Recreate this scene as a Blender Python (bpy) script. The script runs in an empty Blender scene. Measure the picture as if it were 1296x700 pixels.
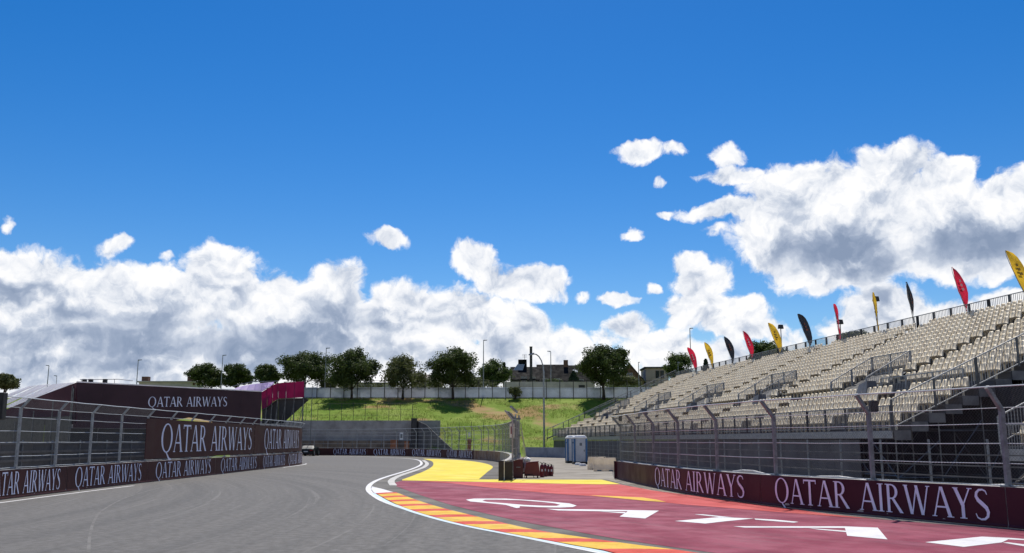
import bpy, bmesh, math, random
from mathutils import Vector, Matrix, noise as mnoise

scene = bpy.context.scene
COL = scene.collection
random.seed(7)

# ------------------------------------------------------------------ camera
F_PX, IMG_W, IMG_H, EYE, HORIZON = 1160.0, 1296.0, 700.0, 1.9, 558.0
PITCH = math.atan((HORIZON - IMG_H / 2) / F_PX)
cam_data = bpy.data.cameras.new('camera')
cam = bpy.data.objects.new('camera', cam_data)
COL.objects.link(cam)
cam.location = (0, 0, EYE)
cam.rotation_euler = (math.pi / 2 + PITCH, 0, 0)
cam_data.sensor_width = 36.0
cam_data.lens = 36.0 * F_PX / IMG_W
cam_data.clip_end = 6000
scene.camera = cam
CP, SP = math.cos(PITCH), math.sin(PITCH)


def ray(u, v):
    """direction of a photograph pixel"""
    x, y = (u - IMG_W / 2) / F_PX, (IMG_H / 2 - v) / F_PX
    return Vector((x, CP - y * SP, SP + y * CP))


def gnd(u, v, z=0.0):
    """where a pixel's ray meets the level z"""
    d = ray(u, v)
    t = (z - EYE) / d.z
    return Vector((d.x * t, d.y * t, z))


def dep(u, v, Y):
    """point of a pixel's ray at ground distance Y"""
    d = ray(u, v)
    t = Y / d.y
    return Vector((d.x * t, Y, EYE + d.z * t))


def pix(p):
    """photograph pixel of a point"""
    x, y, z = p[0], p[1], p[2] - EYE
    zz = y * CP + z * SP
    yy = -y * SP + z * CP
    return (IMG_W / 2 + F_PX * x / zz, IMG_H / 2 - F_PX * yy / zz)


# ------------------------------------------------------------------ daylight
SUN_AZ, SUN_EL = math.radians(2), math.radians(57)      # azimuth from +Y, clockwise
sun_dir = Vector((math.sin(SUN_AZ) * math.cos(SUN_EL), math.cos(SUN_AZ) * math.cos(SUN_EL), math.sin(SUN_EL)))
sl = bpy.data.lights.new('sun', 'SUN')
sl.energy, sl.angle, sl.color = 5.0, math.radians(0.53), (1.0, 0.945, 0.86)
sun = bpy.data.objects.new('sun', sl)
COL.objects.link(sun)
sun.location = sun_dir * 60
sun.rotation_euler = sun_dir.to_track_quat('Z', 'Y').to_euler()

world = bpy.data.worlds.new('World')
scene.world = world
world.use_nodes = True
WT = world.node_tree
WT.nodes.clear()


class NB:
    """small node-graph writer"""
    def __init__(s, tree): s.t = tree

    def put(s, sock, v):
        if v is None: return
        if isinstance(v, bpy.types.NodeSocket): s.t.links.new(v, sock)
        else: sock.default_value = v

    def m(s, op, a, b=None, c=None, clamp=False):
        n = s.t.nodes.new('ShaderNodeMath'); n.operation = op; n.use_clamp = clamp
        for i, v in enumerate((a, b, c)): s.put(n.inputs[i], v)
        return n.outputs[0]

    def v(s, op, a, b=None, c=None, scale=None):
        n = s.t.nodes.new('ShaderNodeVectorMath'); n.operation = op
        s.put(n.inputs[0], a); s.put(n.inputs[1], b); s.put(n.inputs[2], c)
        if scale is not None: s.put(n.inputs['Scale'], scale)
        return n.outputs['Value'] if op in ('DOT_PRODUCT', 'LENGTH', 'DISTANCE') else n.outputs['Vector']

    def rng(s, x, a, b, c=0.0, d=1.0, smooth=True):
        n = s.t.nodes.new('ShaderNodeMapRange'); n.clamp = True
        if smooth: n.interpolation_type = 'SMOOTHSTEP'
        for i, q in enumerate((x, a, b, c, d)): s.put(n.inputs[i], q)
        return n.outputs[0]

    def noise(s, vec, scale, detail=6, rough=0.55, dim='2D', dist=0.0, col=False, lac=2.0, typ='FBM'):
        n = s.t.nodes.new('ShaderNodeTexNoise'); n.noise_dimensions = dim; n.noise_type = typ
        s.put(n.inputs['Vector'], vec); s.put(n.inputs['Scale'], scale); s.put(n.inputs['Detail'], detail)
        s.put(n.inputs['Roughness'], rough); s.put(n.inputs['Distortion'], dist); s.put(n.inputs['Lacunarity'], lac)
        return n.outputs['Color'] if col else n.outputs[0]

    def voro(s, vec, scale, detail=3, rough=0.5, dim='2D', smooth=0.35, feature='F1', col=False):
        n = s.t.nodes.new('ShaderNodeTexVoronoi'); n.voronoi_dimensions = dim; n.feature = feature
        s.put(n.inputs['Vector'], vec); s.put(n.inputs['Scale'], scale)
        if 'Detail' in n.inputs:
            s.put(n.inputs['Detail'], detail); s.put(n.inputs['Roughness'], rough)
            n.normalize = True
        if feature == 'SMOOTH_F1': s.put(n.inputs['Smoothness'], smooth)
        return n.outputs['Color'] if col else n.outputs['Distance']

    def mix(s, f, a, b, mode='MIX'):
        n = s.t.nodes.new('ShaderNodeMix'); n.data_type = 'RGBA'; n.blend_type = mode
        s.put(n.inputs[0], f); s.put(n.inputs[6], a); s.put(n.inputs[7], b)
        return n.outputs[2]

    def xyz(s, x, y, z=0.0):
        n = s.t.nodes.new('ShaderNodeCombineXYZ')
        for i, q in enumerate((x, y, z)): s.put(n.inputs[i], q)
        return n.outputs[0]

    def sep(s, vec):
        n = s.t.nodes.new('ShaderNodeSeparateXYZ'); s.put(n.inputs[0], vec)
        return n.outputs[0], n.outputs[1], n.outputs[2]


def build_sky():
    B = NB(WT)
    SKY_STRENGTH = 0.1
    sk = WT.nodes.new('ShaderNodeTexSky'); sk.sky_type = 'NISHITA'; sk.sun_disc = False
    sk.sun_elevation = SUN_EL; sk.sun_rotation = SUN_AZ
    sk.altitude = 300; sk.air_density = 1.0; sk.dust_density = 0.15; sk.ozone_density = 4.0
    # deep polarised blue of the photograph: a little more saturation all over the dome
    hs = WT.nodes.new('ShaderNodeHueSaturation')
    hs.inputs['Hue'].default_value = 0.507; hs.inputs['Saturation'].default_value = 1.40; hs.inputs['Value'].default_value = 0.92
    WT.links.new(sk.outputs[0], hs.inputs['Color'])
    sky = hs.outputs[0]

    tc = WT.nodes.new('ShaderNodeTexCoord')
    x, y, z = B.sep(tc.outputs['Generated'])
    az = B.m('ARCTAN2', x, y)
    el = B.m('ARCSINE', z)
    P = B.xyz(B.m('MULTIPLY', az, 10.0), B.m('MULTIPLY', el, 10.0))   # tenths of a radian

    def sph(u, v):
        d = ray(u, v).normalized()
        return (10 * math.atan2(d.x, d.y), 10 * math.asin(d.z))
    K = 10.0 / F_PX
    # cumulus masses: centre, half-width, half-height (photograph pixels), thickness
    masses = [
        (40, 372, 95, 52, 1.0), (0, 345, 60, 36, 1.0), (125, 378, 100, 42, 1.0), (205, 385, 90, 46, 1.0), (285, 368, 60, 58, 1.0),
        (283, 325, 34, 20, .8), (345, 395, 80, 52, 1.0), (425, 380, 44, 50, 1.05), (395, 405, 110, 50, 1.0), (500, 396, 54, 42, 1.0), (545, 400, 70, 42, 1.0),
        (596, 404, 78, 40, 1.0), (648, 420, 64, 38, .95), (696, 440, 58, 36, .9), (735, 466, 48, 26, .7),
        (120, 450, 260, 62, 1.0), (400, 455, 260, 50, 1.0), (600, 470, 190, 55, 1.0), (20, 450, 80, 40, .7), (760, 500, 120, 26, .5), (100, 505, 260, 50, .9), (420, 510, 260, 46, .9), (640, 515, 200, 40, .8), 
        (600, 327, 36, 24, .85), (664, 359, 56, 24, .9), (632, 350, 34, 18, .6), (490, 307, 22, 10, .62), (162, 310, 14, 9, .5), (214, 326, 11, 6, .5), (140, 318, 13, 9, .3),
        (808, 191, 33, 16, .8), (855, 189, 15, 8, .5), (922, 200, 20, 12, .6), (836, 232, 9, 6, .42), (797, 300, 13, 7, .5), (786, 377, 22, 7, .52), (737, 374, 12, 6, .5),
        (848, 272, 9, 4, .35), (3, 284, 9, 9, .6), (826, 364, 8, 6, .5),
        (802, 415, 40, 20, .8), (838, 442, 60, 30, .85), (768, 430, 26, 14, .6), (890, 352, 42, 30, .9), (872, 332, 28, 14, .8), (880, 390, 46, 28, .95), (930, 398, 56, 30, .95),
        (905, 455, 80, 22, .6), (965, 412, 44, 18, .7), (1000, 424, 44, 14, .6),
        (1085, 265, 110, 66, 1.15), (1010, 245, 66, 44, 1.0), (1000, 300, 80, 50, 1.1), (925, 268, 60, 14, .8), (935, 224, 50, 12, .7), (905, 295, 20, 10, .6), (1060, 322, 105, 46, 1.1),
        (1120, 215, 56, 30, .9), (1185, 290, 110, 52, 1.1), (1290, 285, 70, 56, 1.1), (1240, 310, 100, 40, 1.0), (1195, 222, 40, 22, .85), (1212, 206, 22, 12, .8), (1160, 238, 24, 16, .5),
        (1125, 402, 62, 40, .95), (1080, 420, 44, 26, .75), (1215, 405, 60, 26, .8), (1280, 398, 56, 30, .8),
    ]
    masses = [(u, v, rx, ry, w * (.82 if ry < 18 and w < .75 else 1.0)) for (u, v, rx, ry, w) in masses]
    # undersides that the cloud above keeps from the sun
    bellies = [
        (20, 372, 70, 24, .9), (120, 404, 140, 20, .8), (220, 432, 220, 34, 1.25), (385, 425, 130, 30, .9), (445, 400, 60, 36, .9), (130, 462, 170, 26, .8), (320, 458, 160, 22, .75),
        (310, 378, 26, 26, .5), (560, 408, 80, 14, .45), (520, 450, 120, 26, .5), (640, 440, 60, 18, .35), (30, 470, 70, 20, .4), (420, 470, 90, 12, .4), (430, 350, 26, 12, .35),
        (1060, 315, 100, 44, 1.0), (1120, 340, 100, 34, .9), (1005, 270, 34, 34, .55), (1220, 312, 110, 34, .75), (1020, 350, 60, 16, .7), (1290, 330, 50, 22, .7),
        (1165, 415, 50, 20, .5), (1070, 352, 110, 30, .95), (1100, 372, 70, 18, .8), (1230, 345, 110, 24, .7), (1015, 330, 50, 30, .7), (905, 375, 50, 12, .35), (1100, 425, 60, 12, .35), (840, 435, 50, 10, .25), (660, 372, 30, 8, .3), (604, 334, 22, 8, .25),
    ]

    def field(vec, lst):
        acc = None
        for (u, v, rx, ry, w) in lst:
            c = sph(u, v)
            q = B.v('MULTIPLY', B.v('SUBTRACT', vec, (c[0], c[1], 0)), (1 / (rx * K), 1 / (ry * K), 0))
            h = B.m('MULTIPLY_ADD', B.v('DOT_PRODUCT', q, q), -w, w)
            acc = h if acc is None else B.m('SMOOTH_MAX', acc, h, 0.22)
        return B.m('MAXIMUM', acc, -1.5)

    # the same sort of cloud goes on round the rest of the dome, low over the horizon
    side = B.rng(B.m('ABSOLUTE', az), 0.60, 0.78)
    wide = B.noise(P, 0.42, 3, .5)
    band = B.m('MULTIPLY_ADD', B.m('ABSOLUTE', B.m('SUBTRACT', el, 0.17)), -7.0, 1.0)
    rest = B.m('ADD', B.m('MULTIPLY_ADD', wide, 5.0, -2.6), B.m('MINIMUM', band, 0.6))
    rest = B.m('MAXIMUM', B.m('SUBTRACT', rest, B.m('MULTIPLY_ADD', side, -4.0, 4.0)), -1.5)

    w1 = B.v('SUBTRACT', B.noise(P, 1.3, 4, .55, col=True), (0.5, 0.5, 0.5))
    w2 = B.v('SUBTRACT', B.noise(P, 5.0, 5, .6, col=True), (0.5, 0.5, 0.5))
    PW = B.v('ADD', P, B.v('ADD', B.v('SCALE', w1, scale=0.32), B.v('SCALE', w2, scale=0.10)))
    S0 = B.m('MAXIMUM', field(PW, masses), rest)
    G0 = B.m('MAXIMUM', B.m('MAXIMUM', field(PW, bellies), B.m('MULTIPLY_ADD', rest, 0.8, -0.35)), 0.0)

    def puff(off, det=8, vd=4.5):
        q = B.v('ADD', PW, off)
        a = B.noise(q, 2.0, det, .58)
        b = B.voro(q, 2.6, vd, .64)
        return B.m('ADD', B.m('MULTIPLY_ADD', a, 2.0, -1.0), B.m('MULTIPLY_ADD', b, -1.35, 0.62))
    n0 = puff((0, 0, 0), 10, 5)
    n1 = puff((0.0, 0.075, 0), 6, 4)
    n2 = puff((0.01, 0.26, 0), 3, 1)
    D = B.m('ADD', S0, n0)
    soft = B.rng(S0, .25, .95, .62, .26)
    alpha = B.rng(D, 0.0, soft)
    thick = B.rng(D, 0.15, 1.3)
    # light: relief towards the sun, and the shade of what lies between
    relief = B.m('ADD', B.m('MULTIPLY', B.m('SUBTRACT', n0, n1), 0.50), B.m('MULTIPLY', B.m('SUBTRACT', n0, n2), 0.32))
    mott = B.noise(B.v('MULTIPLY', PW, (0.6, 1.0, 1.0)), 2.3, 4, .55)
    belly = B.rng(B.m('MULTIPLY_ADD', n2, 0.22, B.m('MULTIPLY', G0, B.rng(mott, .3, .7, .55, 1.25))), 0.0, 1.15)
    lit = B.m('ADD', B.m('MULTIPLY_ADD', thick, -0.14, 0.92), B.m('SUBTRACT', relief, B.m('MULTIPLY', B.m('MULTIPLY', belly, thick), 0.72)), clamp=True)
    ramp = WT.nodes.new('ShaderNodeValToRGB')
    cr = ramp.color_ramp
    for _ in range(3): cr.elements.new(0.5)
    stops = [(0.0, (.26, .335, .48)), (0.28, (.36, .435, .58)), (0.55, (.58, .645, .765)), (0.78, (.87, .90, .96)), (1.0, (1.04, 1.04, 1.05))]
    for e, (p, c) in zip(cr.elements, stops):
        e.position = p; e.color = (*c, 1)
    WT.links.new(lit, ramp.inputs[0])
    cloud = B.mix(1.0, ramp.outputs[0], (1 / SKY_STRENGTH * .86,) * 3 + (1,), 'MULTIPLY')
    col = B.mix(alpha, sky, cloud)
    bg = WT.nodes.new('ShaderNodeBackground')
    WT.links.new(col, bg.inputs[0]); bg.inputs[1].default_value = SKY_STRENGTH
    out = WT.nodes.new('ShaderNodeOutputWorld')
    WT.links.new(bg.outputs[0], out.inputs[0])
    world.cycles.sampling_method = 'NONE'


build_sky()

vs = scene.view_settings
vs.view_transform, vs.look, vs.exposure, vs.gamma, vs.use_curve_mapping = 'Standard', 'None', 0.18, 1.0, False
scene.render.engine = 'CYCLES'
scene.cycles.use_denoising = True
scene.cycles.use_adaptive_sampling = True
scene.cycles.adaptive_threshold = 0.01
scene.cycles.max_bounces = 6
scene.cycles.transparent_max_bounces = 16

# ------------------------------------------------------------------ materials
MATS = {}


def M(name, col, rough=0.6, metal=0.0, var=0.12, scale=3.0, bump=0.0, bscale=40.0, col2=None, spots=None, spec=0.5, stain=None, trans=0.0):
    """procedural paint / metal / stone: base colour with two scales of wear, fine relief"""
    if name in MATS: return MATS[name]
    m = bpy.data.materials.new(name); m.use_nodes = True
    t = m.node_tree; B = NB(t); bs = t.nodes['Principled BSDF']
    geo = t.nodes.new('ShaderNodeNewGeometry'); pos = geo.outputs['Position']
    c2 = col2 or tuple(x * (1 - var * 2.2) for x in col)
    f = B.rng(B.noise(pos, scale, 6, .62, dim='3D'), .36, .66)
    c = B.mix(f, (*col, 1), (*c2, 1))
    if stain:                                    # (colour, scale, low, high, amount): patches with a shape of their own
        sc, ss, lo, hi, am = stain
        c = B.mix(B.m('MULTIPLY', B.rng(B.noise(pos, ss, 8, .62, dim='3D'), lo, hi), am), c, (*sc, 1))
    if spots:
        c = B.mix(B.rng(B.noise(pos, spots[1], 3, .7, dim='3D'), spots[2], spots[2] + .12), c, (*spots[0], 1))
    t.links.new(c, bs.inputs['Base Color'])
    t.links.new(B.rng(f, 0, 1, rough * .88, min(1, rough * 1.1), smooth=False), bs.inputs['Roughness'])
    bs.inputs['Metallic'].default_value = metal
    bs.inputs['Specular IOR Level'].default_value = spec
    if trans:
        tr = t.nodes.new('ShaderNodeBsdfTranslucent'); t.links.new(c, tr.inputs[0])
        mx = t.nodes.new('ShaderNodeMixShader'); mx.inputs[0].default_value = trans
        t.links.new(bs.outputs[0], mx.inputs[1]); t.links.new(tr.outputs[0], mx.inputs[2])
        t.links.new(mx.outputs[0], t.nodes['Material Output'].inputs[0])
    if bump:
        bn = t.nodes.new('ShaderNodeBump'); bn.inputs['Strength'].default_value = bump; bn.inputs['Distance'].default_value = .02
        t.links.new(B.noise(pos, bscale, 5, .65, dim='3D'), bn.inputs['Height'])
        t.links.new(bn.outputs[0], bs.inputs['Normal'])
    MATS[name] = m
    return m


# ------------------------------------------------------------------ mesh collecting
class MB:
    def __init__(s): s.v, s.f, s.smooth = [], [], False

    def poly(s, pts):
        n = len(s.v); s.v += [tuple(p) for p in pts]; s.f.append(tuple(range(n, n + len(pts))))
        return s

    def box(s, c, size, rz=0.0, taper=1.0):
        hx, hy, hz = size[0] / 2, size[1] / 2, size[2] / 2
        cz, sz = math.cos(rz), math.sin(rz); n = len(s.v)
        for k in (-1, 1):
            q = taper if k > 0 else 1.0
            for (i, j) in ((-1, -1), (1, -1), (1, 1), (-1, 1)):
                x, y = i * hx * q, j * hy * q
                s.v.append((c[0] + x * cz - y * sz, c[1] + x * sz + y * cz, c[2] + k * hz))
        s.f += [(n + 3, n + 2, n + 1, n), (n + 4, n + 5, n + 6, n + 7)] + [(n + i, n + (i + 1) % 4, n + 4 + (i + 1) % 4, n + 4 + i) for i in range(4)]
        return s

    def hexa(s, b, t):
        """solid between two quads (bottom, top)"""
        n = len(s.v); s.v += [tuple(p) for p in b] + [tuple(p) for p in t]
        s.f += [(n + 3, n + 2, n + 1, n), (n + 4, n + 5, n + 6, n + 7)] + [(n + i, n + (i + 1) % 4, n + 4 + (i + 1) % 4, n + 4 + i) for i in range(4)]
        return s

    def tube(s, pts, r, n=6, cap=True):
        pts = [Vector(p) for p in pts]
        rs = r if isinstance(r, (list, tuple)) else [r] * len(pts)
        rings = []
        for i, p in enumerate(pts):
            t = (pts[min(i + 1, len(pts) - 1)] - pts[max(i - 1, 0)]).normalized()
            a = Vector((0, 0, 1)) if abs(t.z) < .9 else Vector((1, 0, 0))
            x = t.cross(a).normalized(); y = t.cross(x)
            k = len(s.v)
            s.v += [tuple(p + (x * math.cos(2 * math.pi * j / n) + y * math.sin(2 * math.pi * j / n)) * rs[i]) for j in range(n)]
            rings.append(k)
        for a, b in zip(rings, rings[1:]):
            s.f += [(a + j, a + (j + 1) % n, b + (j + 1) % n, b + j) for j in range(n)]
        if cap:
            s.f.append(tuple(rings[0] + j for j in reversed(range(n)))); s.f.append(tuple(rings[-1] + j for j in range(n)))
        return s

    def bar(s, p, q, w, h):
        """rectangular bar from p to q; w sideways, h upwards"""
        p, q = Vector(p), Vector(q); t = (q - p).normalized()
        up = Vector((0, 0, 1)) if abs(t.z) < .95 else Vector((0, 1, 0))
        x = t.cross(up).normalized() * (w / 2); y = x.cross(t).normalized() * (h / 2)
        return s.hexa([p - x - y, p + x - y, q + x - y, q - x - y], [p - x + y, p + x + y, q + x + y, q - x + y])

    def prism(s, pts, vec):
        """polygon pts pushed along vec"""
        vec = Vector(vec); n = len(s.v); k = len(pts)
        s.v += [tuple(p) for p in pts] + [tuple(Vector(p) + vec) for p in pts]
        s.f += [tuple(range(n, n + k)), tuple(reversed(range(n + k, n + 2 * k)))]
        s.f += [(n + (i + 1) % k, n + i, n + k + i, n + k + (i + 1) % k) for i in range(k)]
        return s

    def lathe(s, c, prof, n=14):
        k0 = len(s.v)
        for (r, z) in prof:
            s.v += [(c[0] + r * math.cos(2 * math.pi * j / n), c[1] + r * math.sin(2 * math.pi * j / n), c[2] + z) for j in range(n)]
        for i in range(len(prof) - 1):
            a, b = k0 + i * n, k0 + (i + 1) * n
            s.f += [(a + j, a + (j + 1) % n, b + (j + 1) % n, b + j) for j in range(n)]
        s.f.append(tuple(k0 + j for j in reversed(range(n)))); s.f.append(tuple(k0 + (len(prof) - 1) * n + j for j in range(n)))
        return s

    def mesh(s, name, mat, org=(0, 0, 0), bevel=0.0):
        me = bpy.data.meshes.new(name)
        ox, oy, oz = org
        me.from_pydata([(a - ox, b - oy, c - oz) for a, b, c in s.v], [], s.f)
        bm = bmesh.new(); bm.from_mesh(me)
        if bevel:
            bmesh.ops.bevel(bm, geom=bm.edges[:], offset=bevel, segments=1, affect='EDGES')
        bmesh.ops.recalc_face_normals(bm, faces=bm.faces)
        bm.to_mesh(me); bm.free()
        if s.smooth: me.polygons.foreach_set('use_smooth', [True] * len(me.polygons))
        me.materials.append(mat); me.update()
        return me

    def build(s, name, mat, parent=None, bevel=0.0, kind=None):
        org = parent_origin(parent) if parent else (0, 0, 0)
        o = bpy.data.objects.new(name, s.mesh(name, mat, org, bevel))
        COL.objects.link(o)
        if parent: o.parent = parent
        if kind: o['kind'] = kind
        return o


def parent_origin(o):
    v = Vector((0, 0, 0))
    while o:
        v += Vector(o.location); o = o.parent
    return v


def tag(o, label=None, cat=None, group=None, kind=None):
    for k, x in (('label', label), ('category', cat), ('group', group), ('kind', kind)):
        if x: o[k] = x
    return o


def thing(name, label, cat, loc, group=None):
    o = bpy.data.objects.new(name, None); COL.objects.link(o)
    o.location = loc; o.empty_display_size = .3
    return tag(o, label, cat, group)


def link_copy(me, name, parent, loc, rz=0.0):
    """one more piece that shares a mesh; loc is given in the parent's space"""
    o = bpy.data.objects.new(name, me); COL.objects.link(o); o.parent = parent
    o.location = loc; o.rotation_euler = (0, 0, rz)
    return o


def copy_tree(o, parent=None):
    c = o.copy(); COL.objects.link(c)
    if parent: c.parent = parent
    for ch in list(o.children): copy_tree(ch, c)
    return c


class Path:
    """smooth line on the ground, by arc length"""
    def __init__(s, pts, sub=12):
        P = [Vector((p[0], p[1], 0)) for p in pts]; P = [2 * P[0] - P[1]] + P + [2 * P[-1] - P[-2]]
        out = []
        for i in range(1, len(P) - 2):
            a, b, c, d = P[i - 1:i + 3]
            for k in range(sub):
                t = k / sub
                out.append(.5 * ((2 * b) + (c - a) * t + (2 * a - 5 * b + 4 * c - d) * t * t + (3 * b - a - 3 * c + d) * t ** 3))
        out.append(P[-2]); s.p = out; s.s = [0.0]
        for a, b in zip(out, out[1:]): s.s.append(s.s[-1] + (b - a).length)
        s.len = s.s[-1]

    def at(s, x):
        x = max(0.0, min(s.len, x)); i = 0
        lo, hi = 0, len(s.s) - 2
        while lo < hi:
            m = (lo + hi + 1) // 2
            if s.s[m] <= x: lo = m
            else: hi = m - 1
        i = lo; f = (x - s.s[i]) / max(1e-9, s.s[i + 1] - s.s[i])
        a, b = s.p[i], s.p[i + 1]
        return a.lerp(b, f), (b - a).normalized()

    def pt(s, x, off=0.0, z=0.0):
        p, t = s.at(x); n = Vector((t.y, -t.x, 0))          # right of the direction of travel
        q = p + n * off
        return Vector((q.x, q.y, z))

    def at_pixel(s, u, z=0.5):
        us = [pix(s.pt(s.len * i / 1200, 0, z))[0] for i in range(1201)]
        top = us.index(max(us))                       # stop where the line turns away
        best = min(range(top + 1), key=lambda i: abs(us[i] - u))
        return s.len * best / 1200


# ------------------------------------------------------------------ lettering (flared capitals drawn as strokes)
def _st(p, q, w, w2=None):
    w2 = w if w2 is None else w2
    return [(p[0] - w / 2, p[1]), (p[0] + w / 2, p[1]), (q[0] + w2 / 2, q[1]), (q[0] - w2 / 2, q[1])]


def _rc(x0, x1, y0, y1): return [(x0, y0), (x1, y0), (x1, y1), (x0, y1)]


def _ring(cx, cy, rx, ry, ix, iy, a0, a1, n):
    out = []
    for i in range(n):
        a, b = math.radians(a0 + (a1 - a0) * i / n), math.radians(a0 + (a1 - a0) * (i + 1) / n)
        out.append([(cx + rx * math.cos(a), cy + ry * math.sin(a)), (cx + rx * math.cos(b), cy + ry * math.sin(b)), (cx + ix * math.cos(b), cy + iy * math.sin(b)), (cx + ix * math.cos(a), cy + iy * math.sin(a))])
    return out


def _spine(pts):
    out = []
    for i in range(len(pts) - 1):
        q = []
        for j in (i, i + 1):
            a, b = pts[max(j - 1, 0)], pts[min(j + 1, len(pts) - 1)]
            dx, dy = b[0] - a[0], b[1] - a[1]; l = math.hypot(dx, dy); w = pts[j][2] / 2
            q.append(((pts[j][0] - dy / l * w, pts[j][1] + dx / l * w), (pts[j][0] + dy / l * w, pts[j][1] - dx / l * w)))
        out.append([q[0][0], q[0][1], q[1][1], q[1][0]])
    return out


GLYPH = {
    'A': (.84, [_st((.09, 0), (.40, 1), .06), _st((.755, 0), (.43, 1), .15, .12), _rc(.19, .62, .30, .355), _rc(.0, .20, 0, .03), _rc(.62, .90, 0, .03)]),
    'T': (.74, [_rc(0, .74, .935, 1), _rc(0, .04, .84, .94), _rc(.70, .74, .84, .94), _rc(.305, .435, 0, .94), _rc(.23, .51, 0, .03)]),
    'R': (.82, [_rc(.09, .22, 0, 1), _rc(.02, .30, 0, .03), _rc(.02, .10, .97, 1)] + _ring(.30, .735, .30, .265, .17, .215, -90, 90, 10) + [_rc(.22, .31, .95, 1), _rc(.22, .31, .47, .52), _st((.74, 0), (.36, .49), .16, .14)]),
    'I': (.34, [_rc(.10, .23, 0, 1), _rc(.03, .30, 0, .03), _rc(.03, .30, .97, 1)]),
    'W': (1.18, [_st((.34, 0), (.10, 1), .13), _st((.36, 0), (.60, 1), .06), _st((.82, 0), (.58, 1), .13), _st((.84, 0), (1.09, 1), .06), _rc(0, .2, .97, 1), _rc(1.0, 1.18, .97, 1)]),
    'Y': (.80, [_st((.40, .42), (.12, 1), .15), _st((.40, .42), (.70, 1), .06), _rc(.335, .465, 0, .46), _rc(.26, .54, 0, .03), _rc(.02, .24, .97, 1), _rc(.60, .80, .97, 1)]),
    'S': (.60, _spine([(.52, .82, .03), (.47, .93, .05), (.36, .975, .055), (.22, .955, .075), (.12, .86, .10), (.10, .75, .115), (.17, .63, .13), (.32, .52, .14), (.47, .40, .135), (.53, .27, .12), (.50, .13, .10), (.39, .04, .075), (.24, .02, .055), (.11, .07, .05), (.05, .20, .03)])),
    'Q': (1.06, _ring(.50, .5, .50, .52, .355, .475, 0, 360, 28) + [[(.42, .02), (.54, .0), (.80, -.20), (1.0, -.24), (.96, -.29), (.74, -.28)]]),
    ' ': (.40, []),
}


def text_polys(txt, gap=.045):
    x, out = 0.0, []
    for ch in txt:
        w, polys = GLYPH[ch]
        out.append([[(x + a, b) for a, b in p] for p in polys])
        x += w + gap
    x -= gap
    return [[[(a / x, b) for a, b in p] for p in g] for g in out], x


def lettering(fn, mat, parent, txt='QATAR AIRWAYS'):
    """one flat piece for each letter; fn(x 0..1, y 0..1, lift) -> world point"""
    G, _ = text_polys(txt)
    for g in G:
        if not g: continue
        mb = MB()
        for i, p in enumerate(g): mb.poly([fn(a, b, .0004 * (i % 12)) for a, b in p])
        mb.build('letter', mat, parent)


def tufts(pts, h, w, rng, per=5):
    mb = MB()
    for p in pts:
        for k in range(per):
            a = rng.uniform(0, 6.283); l = rng.uniform(.5, 1.0) * h; d = Vector((math.cos(a), math.sin(a), 0))
            q = Vector(p) + d * rng.uniform(0, w); e = Vector((-d.y, d.x, 0)) * .02
            tip = q + Vector((0, 0, l)) + d * l * .4
            mb.poly([q - e, q + e, tip])
    return mb

# ------------------------------------------------------------------ ground, track, paint
def Z1(x, y): return (570 + x / 4.32, 600 + y / 4.32)
def Z2(x, y): return (840 + x / 2.842, 620 + y / 2.842)


m_track = M('asphalt', (.106, .101, .095), .88, var=.04, scale=5.0, bump=.35, bscale=90, spots=((.19, .182, .172), 45, .60), spec=.35, stain=((.125, .122, .118), .05, .42, .68, .25))
m_runoff = M('runoff_asphalt', (.105, .098, .088), .85, var=.12, scale=.6, bump=.4, bscale=90, spots=((.19, .175, .15), 55, .62), spec=.3, stain=((.20, .175, .135), .22, .5, .72, .6))
m_dust = M('dusty_ground', (.27, .235, .185), .95, var=.16, scale=.25, bump=.8, bscale=14, col2=(.19, .165, .13), spots=((.36, .32, .26), 22, .64), spec=.2)
m_maroon_paint = M('maroon_track_paint', (.235, .019, .056), .8, spec=.25, var=.12, scale=.8, bump=.25, bscale=90, spots=((.24, .045, .10), 38, .62), stain=((.14, .03, .06), .35, .52, .7, .55))
m_red_paint = M('red_track_paint', (.47, .030, .030), .75, spec=.3, var=.08, scale=.7, bump=.25, bscale=90, spots=((.52, .09, .07), 40, .66))
m_yellow_paint = M('yellow_track_paint', (.70, .56, .035), .75, spec=.2, var=.06, scale=.6, bump=.25, bscale=90, stain=((.52, .42, .10), .5, .55, .72, .5))
m_white_paint = M('white_track_paint', (.62, .62, .63), .65, var=.06, scale=1.5, bump=.2, bscale=90, spots=((.5, .5, .5), 30, .70))
m_kerb_yellow = M('kerb_yellow_paint', (.68, .41, .018), .7, spec=.2, var=.07, scale=2.0, bump=.2, bscale=60, stain=((.45, .30, .07), 1.1, .56, .74, .6))
m_kerb_red = M('kerb_red_paint', (.56, .040, .014), .7, spec=.2, var=.08, scale=2.0, bump=.2, bscale=60, stain=((.38, .07, .04), 1.1, .56, .74, .6))
m_kerb_blue = M('pale_blue_line_paint', (.50, .62, .68), .5, var=.08, scale=2.0, bump=.2, bscale=60)
m_concrete_kerb = M('pale_concrete_kerb', (.47, .46, .43), .8, var=.1, scale=2.0, bump=.4, bscale=60)


def sheet(name, pts, z, mat, parent=None, kind='structure'):
    o = MB().poly([(p[0], p[1], z) for p in pts]).build(name, mat, parent)
    if kind and not parent: o['kind'] = kind
    return o


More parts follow.
